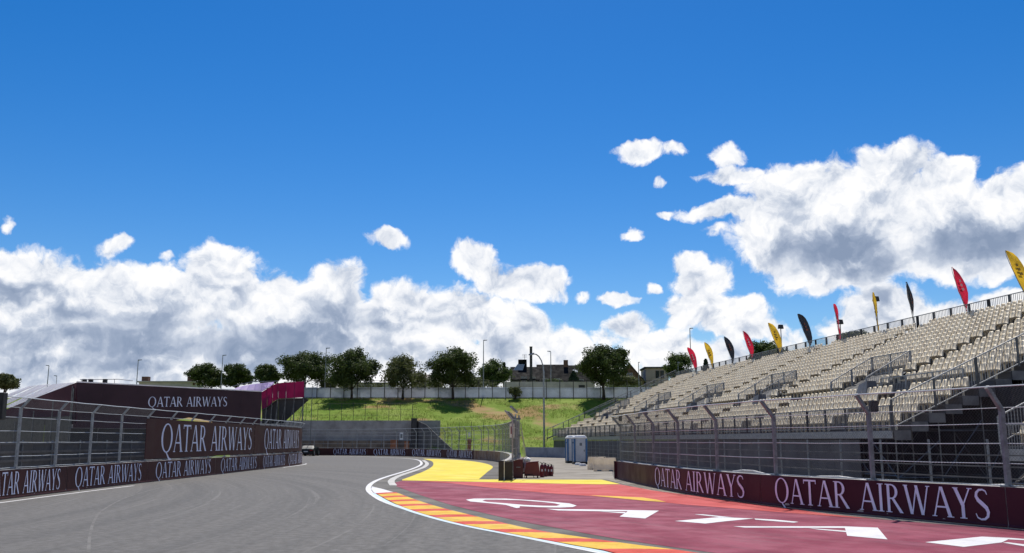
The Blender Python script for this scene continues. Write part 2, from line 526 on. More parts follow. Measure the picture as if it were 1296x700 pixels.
def track_streaks():
    """rubbered-in driving line: long faint streaks that follow the bend of the track"""
    t = m_track.node_tree; B = NB(t); bs = t.nodes['Principled BSDF']
    old = bs.inputs['Base Color'].links[0].from_socket
    geo = t.nodes.new('ShaderNodeNewGeometry'); x, y, z = B.sep(geo.outputs['Position'])
    rad = B.v('LENGTH', B.v('SUBTRACT', geo.outputs['Position'], (-62.0, 20.0, 0.0)))
    ang = B.m('ARCTAN2', B.m('SUBTRACT', y, 20.0), B.m('ADD', x, 62.0))
    q = B.xyz(B.m('MULTIPLY', rad, 1.1), B.m('MULTIPLY', ang, 3.0), 0)
    f = B.rng(B.noise(B.v('MULTIPLY', q, (1, .35, 1)), 1.0, 5, .65, dim='2D'), .40, .72)
    g = B.rng(B.noise(B.v('MULTIPLY', q, (4, 1, 1)), 1.0, 3, .6, dim='2D'), .60, .74)
    c = B.mix(B.m('MULTIPLY', f, .62), old, (.062, .061, .060, 1))
    c = B.mix(B.m('MULTIPLY', g, .38), c, (.19, .182, .170, 1))
    t.links.new(c, bs.inputs['Base Color'])


track_streaks()


def scuffs(mat, dark, light, amount):
    """tyre scuffs, dust and worn patches lying along the driving direction"""
    t = mat.node_tree; B = NB(t); bs = t.nodes['Principled BSDF']
    old = bs.inputs['Base Color'].links[0].from_socket
    geo = t.nodes.new('ShaderNodeNewGeometry'); x, y, z = B.sep(geo.outputs['Position'])
    a = B.m('ADD', B.m('MULTIPLY', x, .86), B.m('MULTIPLY', y, .50)); b = B.m('SUBTRACT', B.m('MULTIPLY', y, .86), B.m('MULTIPLY', x, .50))
    q = B.xyz(B.m('MULTIPLY', a, 2.6), B.m('MULTIPLY', b, .16), 0)
    f = B.rng(B.noise(q, 1.0, 6, .7, dim='2D'), .50, .72)
    g = B.rng(B.noise(B.v('MULTIPLY', q, (.35, 1.6, 1)), 1.0, 7, .72, dim='2D'), .48, .74)
    grain = B.rng(B.noise(geo.outputs['Position'], 16, 5, .75, dim='3D'), .50, .66)
    c = B.mix(B.m('MULTIPLY', f, amount), old, (*dark, 1))
    c = B.mix(B.m('MULTIPLY', g, amount * .8), c, (*light, 1))
    c = B.mix(B.m('MULTIPLY', grain, amount * .55), c, (.12, .10, .09, 1))
    t.links.new(c, bs.inputs['Base Color'])


scuffs(m_maroon_paint, (.085, .016, .034), (.30, .10, .13), .50)
scuffs(m_red_paint, (.24, .03, .03), (.52, .15, .11), .40)
scuffs(m_yellow_paint, (.34, .27, .06), (.62, .54, .22), .30)
scuffs(m_white_paint, (.34, .32, .31), (.55, .5, .46), .35)
scuffs(m_kerb_yellow, (.20, .12, .03), (.60, .45, .16), .32)
scuffs(m_kerb_red, (.16, .03, .02), (.50, .20, .12), .32)

g0 = sheet('ground', [(-2500, -600), (2500, -600), (2500, 4000), (-2500, 4000)], -0.02, m_dust)

LEFT_WALL = Path([(-15.9, 16), (-16.25, 22), (-16.65, 29.8), (-16.9, 37), (-16.95, 44), (-16.9, 52), (-16.95, 62), (-17.4, 77), (-20.4, 86), (-25, 94), (-32, 101)])
RIGHT_WALL = Path([(5.3, 47.3), (5.75, 40), (6.45, 33.5), (7.85, 27.5), (9.5, 23.9), (11.3, 20.1), (13.6, 15.0), (16.5, 8.5)])
FAR_WALL = Path([(-62, 136), (-40, 131), (-26.6, 125), (-18.5, 121), (-12.5, 115), (-6.0, 101.5), (-2.4, 92), (-0.9, 82), (-0.25, 70), (-0.15, 60), (-0.35, 50), (-0.62, 46.0)])

line_px = [(756, 700), (653, 679), (582, 664.7), (528.7, 650.5), (486, 636), (470, 627), (463.5, 620), (466, 613.5), (475.5, 607.8), (491, 602.4), (509.4, 597), (523, 592.4), (531, 588.5), (532, 585.5), (528.7, 582.6), (517, 580.6), (486, 579), (440, 577.6)]
line_pts = [gnd(*p) for p in line_px]
EDGE = Path([line_pts[0] + (line_pts[0] - line_pts[1]) * 3.2] + line_pts + [(-34, 116), (-60, 124)])
edge = [EDGE.pt(EDGE.len * i / 160) for i in range(161)]
lw = [LEFT_WALL.pt(LEFT_WALL.len * i / 40, .02) for i in range(41)]
sheet('track', [(-15, -20), (14, -20)] + edge + [(-60, 113)] + lw[::-1], 0.0, m_track)

apron = [(16.5, 8.5), (10.5, 2)] + [EDGE.pt(EDGE.len * i / 120) for i in range(0, 118)] + [FAR_WALL.pt(FAR_WALL.len * f) for f in (.3, .36, .42, .48, .53)] + [(2.5, 104), (4, 118), (7, 118), (7.5, 90), (7.2, 70), (6.5, 50)] + [RIGHT_WALL.pt(RIGHT_WALL.len * i / 20, .15) for i in range(0, 21)]
sheet('runoff_area', apron, -0.004, m_runoff)

m_access = M('dusty_access_road', (.27, .245, .205), .9, var=.10, scale=.5, bump=.4, bscale=60, col2=(.20, .18, .15), spots=((.33, .30, .25), 40, .64), spec=.2, stain=((.16, .145, .12), .3, .5, .7, .5))
sheet('access_road', [(-.15, 46.3), (5.15, 46.9), (5.6, 52), (7.0, 66), (7.4, 84), (6.9, 104), (3.2, 112), (1.8, 108), (.6, 88), (.1, 72), (.15, 60)], .0005, m_access)


# white edge line and the second pale kerb strip of the bend
def strip(path, s0, s1, o0, o1, z, name, mat, n=80, parent=None):
    mb = MB()
    a = [path.pt(s0 + (s1 - s0) * i / n, o0, z) for i in range(n + 1)]
    b = [path.pt(s0 + (s1 - s0) * i / n, o1, z) for i in range(n + 1)]
    for i in range(n): mb.poly([a[i], a[i + 1], b[i + 1], b[i]])
    o = mb.build(name, mat, parent)
    if not parent: o['kind'] = 'structure'
    return o


strip(EDGE, 2, EDGE.len, -0.02, .19, .005, 'edge_line', m_white_paint, 160)
ls = LEFT_WALL.at_pixel(150)
strip(LEFT_WALL, 0, ls, .62, .76, .005, 'edge_line', m_white_paint, 60)
strip(LEFT_WALL, LEFT_WALL.at_pixel(352), LEFT_WALL.at_pixel(386), .30, .44, .005, 'edge_line', m_white_paint, 20)

hook = Path([gnd(*p) for p in [(536, 582.6), (540.5, 586.5), (537, 591), (524, 596), (510, 600.6), (499.5, 605), (495, 609.4), (498, 614.5)]])
strip(hook, 0, hook.len, -.16, .16, .006, 'concrete_strip', m_concrete_kerb, 50)

strip(RIGHT_WALL, .3, RIGHT_WALL.len - .5, .05, .62, .0004, 'concrete_strip', m_access, 60)

# a paving joint
m_joint = M('paving_joint', (.125, .119, .110), .9, var=.15, scale=2, bump=.3, bscale=60, col2=(.105, .10, .094))
for (pts, w, mt) in (([(112, 699), (114, 676), (120, 658), (131, 645), (162, 629), (205, 617), (245, 609)], .03, m_joint),):
    tp = Path([gnd(*q) for q in pts]); strip(tp, 0, tp.len, -w, w, .0022, 'paving_joint', mt, 60)

# kerb of alternate blocks
KO = Path([gnd(*p) for p in [(475.5, 624.6), (497, 636.3), (528.7, 648.5), (582, 663), (653, 677), (734.6, 692), (770, 698.5)]] + [(2.75, 13.4), (4.4, 11.2), (6.2, 9.2)])
KI = Path([gnd(*p) for p in [(499, 624), (525, 634.0), (557, 644.3), (592.6, 653.5), (638.8, 665), (685, 675), (759.5, 686.5), (823.4, 695.5), (859, 700)]] + [(4.6, 13.6), (6.4, 11.3), (8.2, 9.2)])
kerb = thing('kerb', 'low track kerb of red and yellow painted blocks beside the maroon run-off', 'kerb', (*KO.pt(0)[:2], 0))
nk = 0
s, red = 0.0, True
while s < KO.len - .3:
    l = (.78 if red else 1.32)
    e = min(KO.len, s + l)
    f0, f1 = s / KO.len, (e - .006) / KO.len
    mb = MB(); N = 4
    for i in range(N):
        fa, fb = f0 + (f1 - f0) * i / N, f0 + (f1 - f0) * (i + 1) / N
        sk = .012
        oa, ob = KO.pt(fa * KO.len), KO.pt(fb * KO.len)
        ia, ib = KI.pt(min(1, fa + sk) * KI.len), KI.pt(min(1, fb + sk) * KI.len)
        ma, mb2 = oa.lerp(ia, .5), ob.lerp(ib, .5)
        for (p, q, r_, t_, z0, z1) in ((oa, ob, mb2, ma, .014, .040), (ma, mb2, ib, ia, .040, .052)):
            mb.poly([(p.x, p.y, z0), (q.x, q.y, z0), (r_.x, r_.y, z1), (t_.x, t_.y, z1)])
        mb.poly([(ia.x, ia.y, .052), (ib.x, ib.y, .052), (ib.x, ib.y, 0), (ia.x, ia.y, 0)])
        mb.poly([(oa.x, oa.y, .014), (ob.x, ob.y, .014), (ob.x, ob.y, 0), (oa.x, oa.y, 0)])
    mb.build('kerb_block', m_kerb_red if red else m_kerb_yellow, kerb)
    s, red = e, not red
wedge = [gnd(*p) for p in [(470.8, 616), (469.6, 619.5), (473.5, 624.2), (476, 625.2), (498.3, 623.4), (485, 619.5)]]
MB().poly([(p.x, p.y, .012) for p in wedge]).build('kerb_nose', m_white_paint, kerb)
strip(KO, 0, KO.len, .03, .17, .0065, 'blue_line', m_kerb_blue, 60)

# painted run-off fields
def field_sheet(name, px, z, mat): return sheet(name, [gnd(*p) for p in px], z, mat)


maroon_low = [(499.4, 611), (501.7, 615.5), (526.4, 624.8), (548, 632.0), (570, 639), (600, 646.5), (639.4, 655.6), (672, 662.5), (709, 669.0), (743, 675.5), (778, 681.5), (810, 686.5), (845, 691.5), (884, 697), (921, 702)]
maroon_top = [(1296, 671.5), (1250, 668.0), (1180, 662.5), (1107, 657), (1051, 653.4), (981, 648), (910, 642.3), (870, 639.2), (842, 636.2), (800, 632.2), (746, 628), (709, 625.6), (662.6, 621.6), (616, 617), (590, 614.2), (570, 611.8), (530, 608.8), (509, 608.2)]
far = [(6.2, 13.3), (8.6, 10.6), (12, 8.2), (15.2, 8.5), (12.7, 15)]
sheet('maroon_runoff_paint', [gnd(*p) for p in maroon_low] + far + [gnd(*p) for p in maroon_top], .001, m_maroon_paint)
field_sheet('red_runoff_paint', [(842, 636.0), (870, 639.0), (910, 642.1), (981, 647.8), (1051, 653.2), (1107, 656.8), (1051, 651), (981, 641), (910, 631.2), (870, 626.5), (825, 620.6), (785, 613.2), (755, 613.2), (686, 611.9), (620, 610.4), (570, 609.6), (530, 608.7), (570, 611.6), (590, 614), (616, 616.8), (662.6, 621.4), (709, 625.4), (746, 627.8), (800, 632)], .002, m_red_paint)
field_sheet('yellow_runoff_stripe', [(509, 607.0), (607, 606.9), (762, 607.2), (785, 612.8), (755, 613.0), (686, 611.7), (620, 610.2), (570, 609.2), (509, 608.1)], .003, m_yellow_paint)
field_sheet('yellow_runoff_sliver', [(746, 627), (778, 628.2), (813, 629.8), (831.6, 632.6), (843, 635.6), (820, 634.2), (790, 631.4), (765, 629)], .006, m_kerb_yellow)
yp = Path([gnd(*p) for p in [(509, 607.1), (524, 601.5), (537, 596.3), (545.5, 591.6), (548.6, 587.5), (546, 583.6), (536, 580.9)]])
yq = Path([gnd(*p) for p in [(536, 580.7), (560, 581.2), (590, 583), (611, 586), (623.5, 590.5), (616, 598), (606, 606.6)]])
sheet('yellow_runoff_patch', [yp.pt(yp.len * i / 30) for i in range(31)] + [yq.pt(yq.len * i / 30) for i in range(31)], .002, m_yellow_paint)

# lettering painted on the maroon field
letters = {
    'Q': (Z1, [[(85, 140), (130, 134), (190, 140), (175, 146), (200, 152), (110, 150)], [(130, 134), (300, 134), (380, 143), (240, 140), (190, 140)], [(300, 134), (450, 143), (560, 152), (570, 160), (500, 152), (380, 143)],
               [(560, 152), (650, 160), (690, 172), (600, 168), (570, 160)], [(690, 172), (670, 180), (600, 183), (580, 174), (600, 168)], [(600, 183), (480, 181), (400, 168), (500, 173), (580, 174)], [(480, 181), (380, 175), (300, 168), (280, 158), (400, 168)],
               [(300, 168), (200, 158), (110, 150), (200, 152), (280, 158)], [(300, 168), (380, 175), (378, 184), (362, 186)]]),
    'A': (Z1, [[(525, 190), (800, 194), (968, 196.5), (966, 203), (800, 203), (590, 199)], [(968, 196.5), (1140, 200), (1065, 243), (925, 232), (966, 207)], [(806, 203.5), (960, 208), (952, 215), (925, 213)]]),
    'T': (Z2, [[(40, 112), (200, 98), (325, 103), (230, 112), (150, 121)], [(110, 88), (140, 88), (250, 99), (200, 97.5)], [(326, 103), (400, 107), (485, 115), (468, 118), (330, 107)]]),
    'A2': (Z2, [[(250, 131), (650, 131), (652, 137), (290, 135.5)], [(650, 131), (770, 136), (805, 178), (660, 165)], [(520, 137.5), (655, 147), (657, 152), (560, 143)]]),
    'R': (Z2, [[(940, 188), (1145, 168), (1250, 173), (1216, 189), (1080, 205)], [(1250, 173), (1420, 186), (1440, 194), (1300, 181), (1240, 178)], [(1218, 189.5), (1238, 188.5), (1420, 211), (1400, 220)]]),
}
for k, (fz, polys) in letters.items():
    mb = MB()
    for i, p in enumerate(polys): mb.poly([gnd(*fz(*q), .006 + .0003 * i) for q in p])
    o = mb.build('painted_letter', m_white_paint); o['kind'] = 'structure'

# ------------------------------------------------------------------ hillside
m_grass = M('hill_grass', (.165, .230, .018), .95, var=.1, scale=.22, bump=1.0, bscale=6, col2=(.105, .175, .015), spots=((.22, .25, .045), 2.2, .58), spec=.15, stain=((.31, .19, .085), .085, .53, .63, .9))
HILL_Y, HILL_Z = 150.0, 8.75


def sst(x, a, b):
    t = max(0.0, min(1.0, (x - a) / (b - a))); return t * t * (3 - 2 * t)


def hill(x, y):
    w = sst(x, -13.6, -9.0)
    foot = 118.5 + .30 * max(0.0, x)
    t = max(0.0, (y - foot) / (HILL_Y - foot)); zr = HILL_Z * (t ** .92)
    zl = 4.55 + (HILL_Z - 4.55) * max(0.0, (y - 131) / (HILL_Y - 131)) ** .9 if y > 130.9 else -.3
    z = zr * w + zl * (1 - w)
    if y >= HILL_Y: z = HILL_Z + min(1.5, (y - HILL_Y) * .012)
    n = mnoise.noise(Vector((x * .13, y * .13, 0))) * .45 + mnoise.noise(Vector((x * .5, y * .5, 3))) * .16
    if y < HILL_Y - 1: z += n * sst(HILL_Y - y, 0, 5) * sst(z, 0.2, 1.5)
    return z


xs = [-600, -300, -180] + [-120 + 1.5 * i for i in range(74)] + [-9 + 1.0 * i for i in range(50)] + [42, 60, 120, 300, 600]
ys = [112, 116] + [118 + 1.0 * i for i in range(33)] + [151.5, 156, 165, 180, 220, 300, 600, 1500]
mb = MB(); mb.smooth = True
for y in ys:
    for x in xs: mb.v.append((x, y + (.0 if y > 131.2 or y < 130.8 else -.1), hill(x, y)))
nx = len(xs)
for j in range(len(ys) - 1):
    for i in range(nx - 1): mb.f.append((j * nx + i, j * nx + i + 1, (j + 1) * nx + i + 1, (j + 1) * nx + i))
tag(mb.build('hillside', m_grass), kind='structure')

rg = random.Random(5)
gp = []
while len(gp) < 9000:
    x, y = rg.uniform(-36, 24), rg.uniform(119, 150)
    z = hill(x, y)
    if z > .3 and mnoise.noise(Vector((x * .16, y * .16, 9))) > -.25: gp.append((x, y, z - .02))
m_tuft = M('grass_tuft', (.17, .25, .025), .9, var=.2, scale=.3, col2=(.17, .17, .05), trans=.3)
tag(tufts(gp, .30, .35, rg, 4).build('grass', m_tuft), 'short rough grass growing on the embankment', 'grass', kind='stuff')

# grass bank in front of the wrapped maroon stand
mb = MB(); mb.smooth = True
bx = [-30 + .8 * i for i in range(12)]; by = [58, 60, 62, 64, 66, 68, 70, 73]
for y in by:
    for x in bx:
        z = 3.7 * sst(y, 60, 69) * sst(-x, 21.2, 24) * sst(x, -26.6, -25.0) - .1 + .15 * mnoise.noise(Vector((x * .3, y * .3, 1)))
        mb.v.append((x, y, z))
for j in range(len(by) - 1):
    for i in range(len(bx) - 1): mb.f.append((j * len(bx) + i, j * len(bx) + i + 1, (j + 1) * len(bx) + i + 1, (j + 1) * len(bx) + i))
tag(mb.build('grass_bank', m_grass), kind='structure')

# ------------------------------------------------------------------ concrete walls, banners, debris fences
m_conc = M('grey_concrete', (.40, .385, .36), .85, var=.12, scale=1.2, bump=.5, bscale=40, stain=((.25, .23, .2), .8, .5, .72, .6))
m_ban_left = M('dark_maroon_vinyl', (.062, .017, .017), .6, spec=.2, var=.10, scale=.8, col2=(.078, .026, .023), bump=.1, bscale=4)
m_ban_right = M('maroon_vinyl', (.055, .005, .018), .55, spec=.25, var=.08, scale=.7, bump=.1, bscale=4)
m_ban_rust = M('faded_brown_vinyl', (.26, .175, .125), .7, var=.1, scale=1.5, col2=(.17, .085, .055), stain=((.30, .12, .05), .6, .5, .62, .7))
m_letter = M('pale_lavender_print', (.80, .83, 1.0), .5, var=.04, scale=1.5)
m_letter_dim = M('greyed_print', (.36, .31, .30), .6, var=.1, scale=1.5)
m_galv = M('galvanised_steel', (.36, .37, .38), .5, metal=.45, var=.12, scale=6, bump=.1, bscale=30)
m_galv_dark = M('weathered_steel', (.20, .22, .235), .6, metal=.05, var=.15, scale=6, bump=.1, bscale=30)
m_cable = M('steel_cable', (.48, .52, .55), .5, metal=0.0, var=.06, scale=8)
m_mesh = M('wire_mesh', (.12, .125, .13), .6, metal=0.0, var=.1, scale=8)
m_black = M('black_plastic', (.012, .012, .013), .5, var=.1, scale=5)
m_white = M('white_plastic', (.74, .74, .73), .45, var=.06, scale=2.5)

WALL_T = .34


def wall(path, s0, s1, h, front, label, name='concrete_wall', block=4.0):
    """row of precast blocks; front = +1 when the track lies right of the path's direction"""
    n = max(1, round((s1 - s0) / block))
    root = thing(name, label, 'barrier wall', (*path.pt((s0 + s1) / 2)[:2], 0))
    for i in range(n):
        a, b = s0 + (s1 - s0) * i / n + .006, s0 + (s1 - s0) * (i + 1) / n - .006
        mb = MB(); K = 4
        for k in range(K):
            x, y = a + (b - a) * k / K, a + (b - a) * (k + 1) / K
            f, r = 0.0, -front * WALL_T
            fl = front * .02
            lo = [path.pt(x, fl, 0), path.pt(y, fl, 0), path.pt(y, r - fl, 0), path.pt(x, r - fl, 0)]
            mi = [path.pt(x, fl * .9, .12), path.pt(y, fl * .9, .12), path.pt(y, r - fl * .9, .12), path.pt(x, r - fl * .9, .12)]
            hi = [path.pt(x, f, .2), path.pt(y, f, .2), path.pt(y, r, .2), path.pt(x, r, .2)]
            to = [path.pt(x, f, h), path.pt(y, f, h), path.pt(y, r, h), path.pt(x, r, h)]
            for (p, q) in ((lo, mi), (mi, hi), (hi, to)):
                for e in ((0, 1), (2, 3)): mb.poly([p[e[0]], p[e[1]], q[e[1]], q[e[0]]])
            mb.poly(to)
            for e in ([3, 0] if k == 0 else None, [1, 2] if k == K - 1 else None):
                if e: mb.poly([lo[e[0]], lo[e[1]], mi[e[1]], hi[e[1]], to[e[1]], to[e[0]], hi[e[0]], mi[e[0]]])
        mb.build('concrete_block', m_conc, root)
    return root


def wall_banner(root, path, s0, s1, z0, z1, front, mat, texts, lmat, fat=.62, wave=.012):
    """printed sheet fixed to the wall's track side; texts = [(s_start, s_end)]; its print is a sub-part"""
    mb = MB(); n = max(4, int((s1 - s0) / .8)); d = .022
    rows = []
    for i in range(n + 1):
        s = s0 + (s1 - s0) * i / n
        w = .004 * math.sin(i * 2.1)
        rows.append([path.pt(s, front * (d + .012 + w), z0), path.pt(s, front * (d + .012 + w), z0 + .03), path.pt(s, front * (d + w), z0 + .06), path.pt(s, front * (d + w), z1), path.pt(s, front * (d - .018 + w), z1 + .004)])
    for a, b in zip(rows, rows[1:]):
        for k in range(4): mb.poly([a[k], b[k], b[k + 1], a[k + 1]])
    ban = mb.build('banner', mat, root)
    for (a, b) in texts:
        lo, hi = z0 + .20, z1 - (z1 - z0) * .10
        lettering(lambda x, y, l: path.pt(a + (b - a) * (x), front * (d + .017 + l), z0 + (z1 - z0) * (.13 + .80 * y)), lmat, ban)
    return ban


def debris_fence(path, s0, s1, zb, zt, spacing, front, label, mats, cables, pitch=.085, arm=.42, post_r=.05, lean=True, wire=.0022, mesh_gap=None, post_off=.17):
    """posts bent towards the track, tensioned cables and wire mesh"""
    n = max(1, round((s1 - s0) / spacing))
    root = thing('debris_fence', label, 'fence', (*path.pt((s0 + s1) / 2)[:2], zb))
    pm, cm, mm = mats
    base = -front * post_off
    bend = zt - arm
    P = []
    for i in range(n + 1):
        s = s0 + (s1 - s0) * i / n
        a, b, c = path.pt(s, base, zb - .02), path.pt(s, base, bend), path.pt(s, base + front * arm * .9, zt)
        P.append((a, b, c))
        t = path.at(s)[1]
        mb = MB(); w = post_r
        mb.bar(a, b, w * 1.5, w * 2.0)
        mb.bar(b - Vector((0, 0, .04)), c, w * 1.3, w * 1.5)
        mb.box((a.x, a.y, zb + .012), (.24, .24, .03), math.atan2(t.y, t.x))
        mb.build('post', pm, root)
    hs = list(cables)
    for h in hs:                                    # h as a share of the upright part, > 1 on the arm
        mb = MB(); pts = []
        for (a, b, c) in P:
            q = a.lerp(b, h) if h <= 1 else b.lerp(c, h - 1)
            pts.append(q + (path.at(0)[1] * 0))
        off = 0.0
        for p, q in zip(pts, pts[1:]):
            m_ = p.lerp(q, .5) - Vector((0, 0, .012))
            mb.tube([p, m_, q], .0105 if h not in (hs[-1],) else .018, 5, cap=False)
        mb.build('cable', cm, root)
    mb = MB()
    for i in range(n):
        if mesh_gap and mesh_gap[0] < s0 + (s1 - s0) * (i + .5) / n < mesh_gap[1]: continue
        a0, b0, c0 = P[i]; a1, b1, c1 = P[i + 1]
        L, Hh = (a1 - a0).length, bend - zb
        ex = (a1 - a0) / L; nrm = Vector((ex.y, -ex.x, 0)) * wire
        for (o, ey, hh) in ((a0 + Vector((0, 0, .05)), Vector((0, 0, 1)), Hh - .03), (b0, (c0 - b0).normalized(), (c0 - b0).length)):
            k = -int(hh / pitch)
            while k * pitch < L:
                for sg in (1, -1):
                    x0 = k * pitch
                    t0, t1 = max(0.0, -x0), min(hh, L - x0)
                    if t1 - t0 < .03: continue
                    if sg > 0: p, q = o + ex * (x0 + t0) + ey * t0, o + ex * (x0 + t1) + ey * t1
                    else: p, q = o + ex * (L - x0 - t0) + ey * t0, o + ex * (L - x0 - t1) + ey * t1
                    w = (q - p).normalized().cross(nrm).normalized() * wire
                    j = len(mb.v)
                    mb.v += [tuple(p + w), tuple(p - w * .5 + nrm), tuple(p - w * .5 - nrm), tuple(q + w), tuple(q - w * .5 + nrm), tuple(q - w * .5 - nrm)]
                    mb.f += [(j, j + 1, j + 4, j + 3), (j + 1, j + 2, j + 5, j + 4), (j + 2, j, j + 3, j + 5)]
                k += 1
    if mb.f:
        me = bpy.data.meshes.new('wire_mesh'); og = parent_origin(root)
        me.from_pydata([(x - og.x, y - og.y, z - og.z) for x, y, z in mb.v], [], mb.f); me.materials.append(mm)
        o = bpy.data.objects.new('wire_mesh', me); COL.objects.link(o); o.parent = root; o['kind'] = 'stuff'
    return root, P


# --- left wall
HL = .95
lwall = wall(LEFT_WALL, .5, LEFT_WALL.at_pixel(387), HL, +1, 'long concrete wall with dark maroon banners below the wide fence boards')
U = LEFT_WALL.at_pixel
joints = [.5, U(84), U(186), U(272), U(328), U(362), U(387)]
texts = [[(U(74.5) - (U(178) - U(94.5)) * .80, U(74.5))], [(U(94.5), U(178))], [(U(196), U(266))], [(U(279), U(324))], [(U(332.5), U(360))], [(U(364.6), U(384.7))]]
for a, b, tx in zip(joints, joints[1:], texts):
    wall_banner(lwall, LEFT_WALL, a + .01, b - .01, .02, HL, +1, m_ban_left, tx, m_letter)
ZL = 3.35
lfence, LP = debris_fence(LEFT_WALL, 1.2, LEFT_WALL.at_pixel(383), HL, ZL, 2.95, +1, 'tall wire debris fence standing on the long left-hand banner wall', (m_galv, m_cable, m_mesh), (.04, .22, .44, .62, .84, 1.0, 2.0), pitch=.09, arm=.32, mesh_gap=(U(186), U(383)))


def fence_board(s0, s1, z0, z1, tx, label):
    root = thing('fence_board', label, 'banner', (*LEFT_WALL.pt((s0 + s1) / 2, .1)[:2], z0))
    n = max(3, int((s1 - s0) / .7)); mb = MB()
    fr = [LEFT_WALL.pt(s0 + (s1 - s0) * i / n, -.06, z0) for i in range(n + 1)]
    for i in range(n):
        a, b = fr[i], fr[i + 1]; s = s0 + (s1 - s0) * i / n; e = s0 + (s1 - s0) * (i + 1) / n
        mb.hexa([LEFT_WALL.pt(s, -.085, z0), LEFT_WALL.pt(e, -.085, z0), LEFT_WALL.pt(e, -.06, z0), LEFT_WALL.pt(s, -.06, z0)], [LEFT_WALL.pt(s, -.085, z1), LEFT_WALL.pt(e, -.085, z1), LEFT_WALL.pt(e, -.06, z1), LEFT_WALL.pt(s, -.06, z1)])
    sheet_ = mb.build('board', m_ban_left, root)
    lettering(lambda x, y, l: LEFT_WALL.pt(tx[0] + (tx[1] - tx[0]) * x, -.055 + l, z0 + (z1 - z0) * (.15 + .74 * y)), m_letter, sheet_)


fence_board(U(184), U(321.5), 1.07, 2.93, (U(203), U(318.5)), 'wide maroon lettered board tied to the fence, first beside the open wire mesh')
fence_board(U(322), U(384), 1.07, 2.93, (U(334.5), U(378)), 'wide maroon lettered board tied to the fence at the wall end by the dark car')

# --- right wall
HR = .89
rwall = wall(RIGHT_WALL, 0, RIGHT_WALL.len - .2, HR, +1, 'maroon bannered concrete wall bordering the painted run-off below the grandstand')
V = RIGHT_WALL.at_pixel
rj = [.05, V(963), V(1275), RIGHT_WALL.len - .2]
for a, b, tx in zip(rj, rj[1:], [[(V(830), V(943.5))], [(V(982.5), V(1254))], []]):
    wall_banner(rwall, RIGHT_WALL, a + .01, b - .01, .02, HR, +1, m_ban_right, tx, m_letter)
# end cap of the wall
e0, e1 = RIGHT_WALL.pt(-.0, .14), RIGHT_WALL.pt(0, -.48)
MB().hexa([(e0.x - .0, e0.y + .02, .02), (e1.x, e1.y + .02, .02), (e1.x, e1.y + .05, .02), (e0.x, e0.y + .05, .02)], [(e0.x, e0.y + .02, HR), (e1.x, e1.y + .02, HR), (e1.x, e1.y + .05, HR), (e0.x, e0.y + .05, HR)]).build('end_panel', m_ban_right, rwall)
ZR = 3.1
s_first = V(1232) % 4.25
rfence, RP = debris_fence(RIGHT_WALL, V(782), RIGHT_WALL.len - 2, HR, ZR, 3.95, +1, 'bent-post wire debris fence on the wall in front of the grandstand', (m_galv_dark, m_cable, m_mesh), (.03, .30, .55, .80, 1.0, 2.0), pitch=.085, arm=.46, post_r=.062, wire=.0023)

# --- far wall
HF = .93
fwall = wall(FAR_WALL, 30, FAR_WALL.len, HF, +1, 'curved far wall with small lettered banners on the outside of the bend')
fjoin = [30, 42, FAR_WALL.at_pixel(465), FAR_WALL.at_pixel(515), FAR_WALL.at_pixel(561), FAR_WALL.at_pixel(600)]
ft = [[], [(FAR_WALL.at_pixel(422), FAR_WALL.at_pixel(463))], [(FAR_WALL.at_pixel(473), FAR_WALL.at_pixel(513))], [(FAR_WALL.at_pixel(522), FAR_WALL.at_pixel(558.5))], [(FAR_WALL.at_pixel(566), FAR_WALL.at_pixel(598))]]
for a, b, tx in zip(fjoin, fjoin[1:], ft):
    wall_banner(fwall, FAR_WALL, a + .01, b - .01, .02, HF, +1, m_ban_left, tx, m_letter_dim if False else m_letter)
ff = min(FAR_WALL.at_pixel(633), FAR_WALL.len - 30)
wall_banner(fwall, FAR_WALL, FAR_WALL.at_pixel(600) + .01, ff, .02, HF, +1, m_ban_rust, [(FAR_WALL.at_pixel(605), FAR_WALL.at_pixel(627))], m_letter_dim)
ffence, FP = debris_fence(FAR_WALL, 30, FAR_WALL.len - .3, HF, 3.4, 2.3, +1, 'distant wire debris fence following the outside of the bend', (m_galv, m_cable, m_mesh), (.05, .30, .55, .80, 1.0, 2.0), pitch=.16, wire=.0035, post_off=.62)


# --- rail fences behind the walls (posts and level rails)
m_rail = M('dull_grey_rail', (.13, .13, .13), .5, metal=.3, var=.15, scale=2)
m_panel_dark = M('dark_grey_screen', (.075, .075, .078), .7, var=.15, scale=.6, bump=.2, bscale=3)


def rail_fence(pts, z, spacing, nrail, label, screen=None, rail_h=.035):
    path = Path(pts, 6)
    root = thing('rail_fence', label, 'fence', (*path.pt(path.len / 2)[:2], 0))
    n = round(path.len / spacing)
    for i in range(n + 1):
        p = path.pt(path.len * i / n)
        MB().box((p.x, p.y, z / 2 - .05), (.055, .055, z + .1)).build('post', m_galv_dark, root)
    for k in range(nrail):
        h = z * (k + .6) / nrail; mb = MB(); m2 = 24
        for i in range(m2): mb.bar(path.pt(path.len * i / m2, .06, h), path.pt(path.len * (i + 1) / m2, .06, h), .03, rail_h)
        mb.build('rail', m_rail, root)
    if screen:
        m2 = 20
        for i in range(m2):
            a, b = path.pt(path.len * i / m2 + .02, -.07), path.pt(path.len * (i + 1) / m2 - .02, -.07)
            MB().hexa([(a.x, a.y, .05), (b.x, b.y, .05), (b.x + .03, b.y, .05), (a.x + .03, a.y, .05)], [(a.x, a.y, screen), (b.x, b.y, screen), (b.x + .03, b.y, screen), (a.x + .03, a.y, screen)]).build('screen_panel', m_panel_dark, root)
    return root


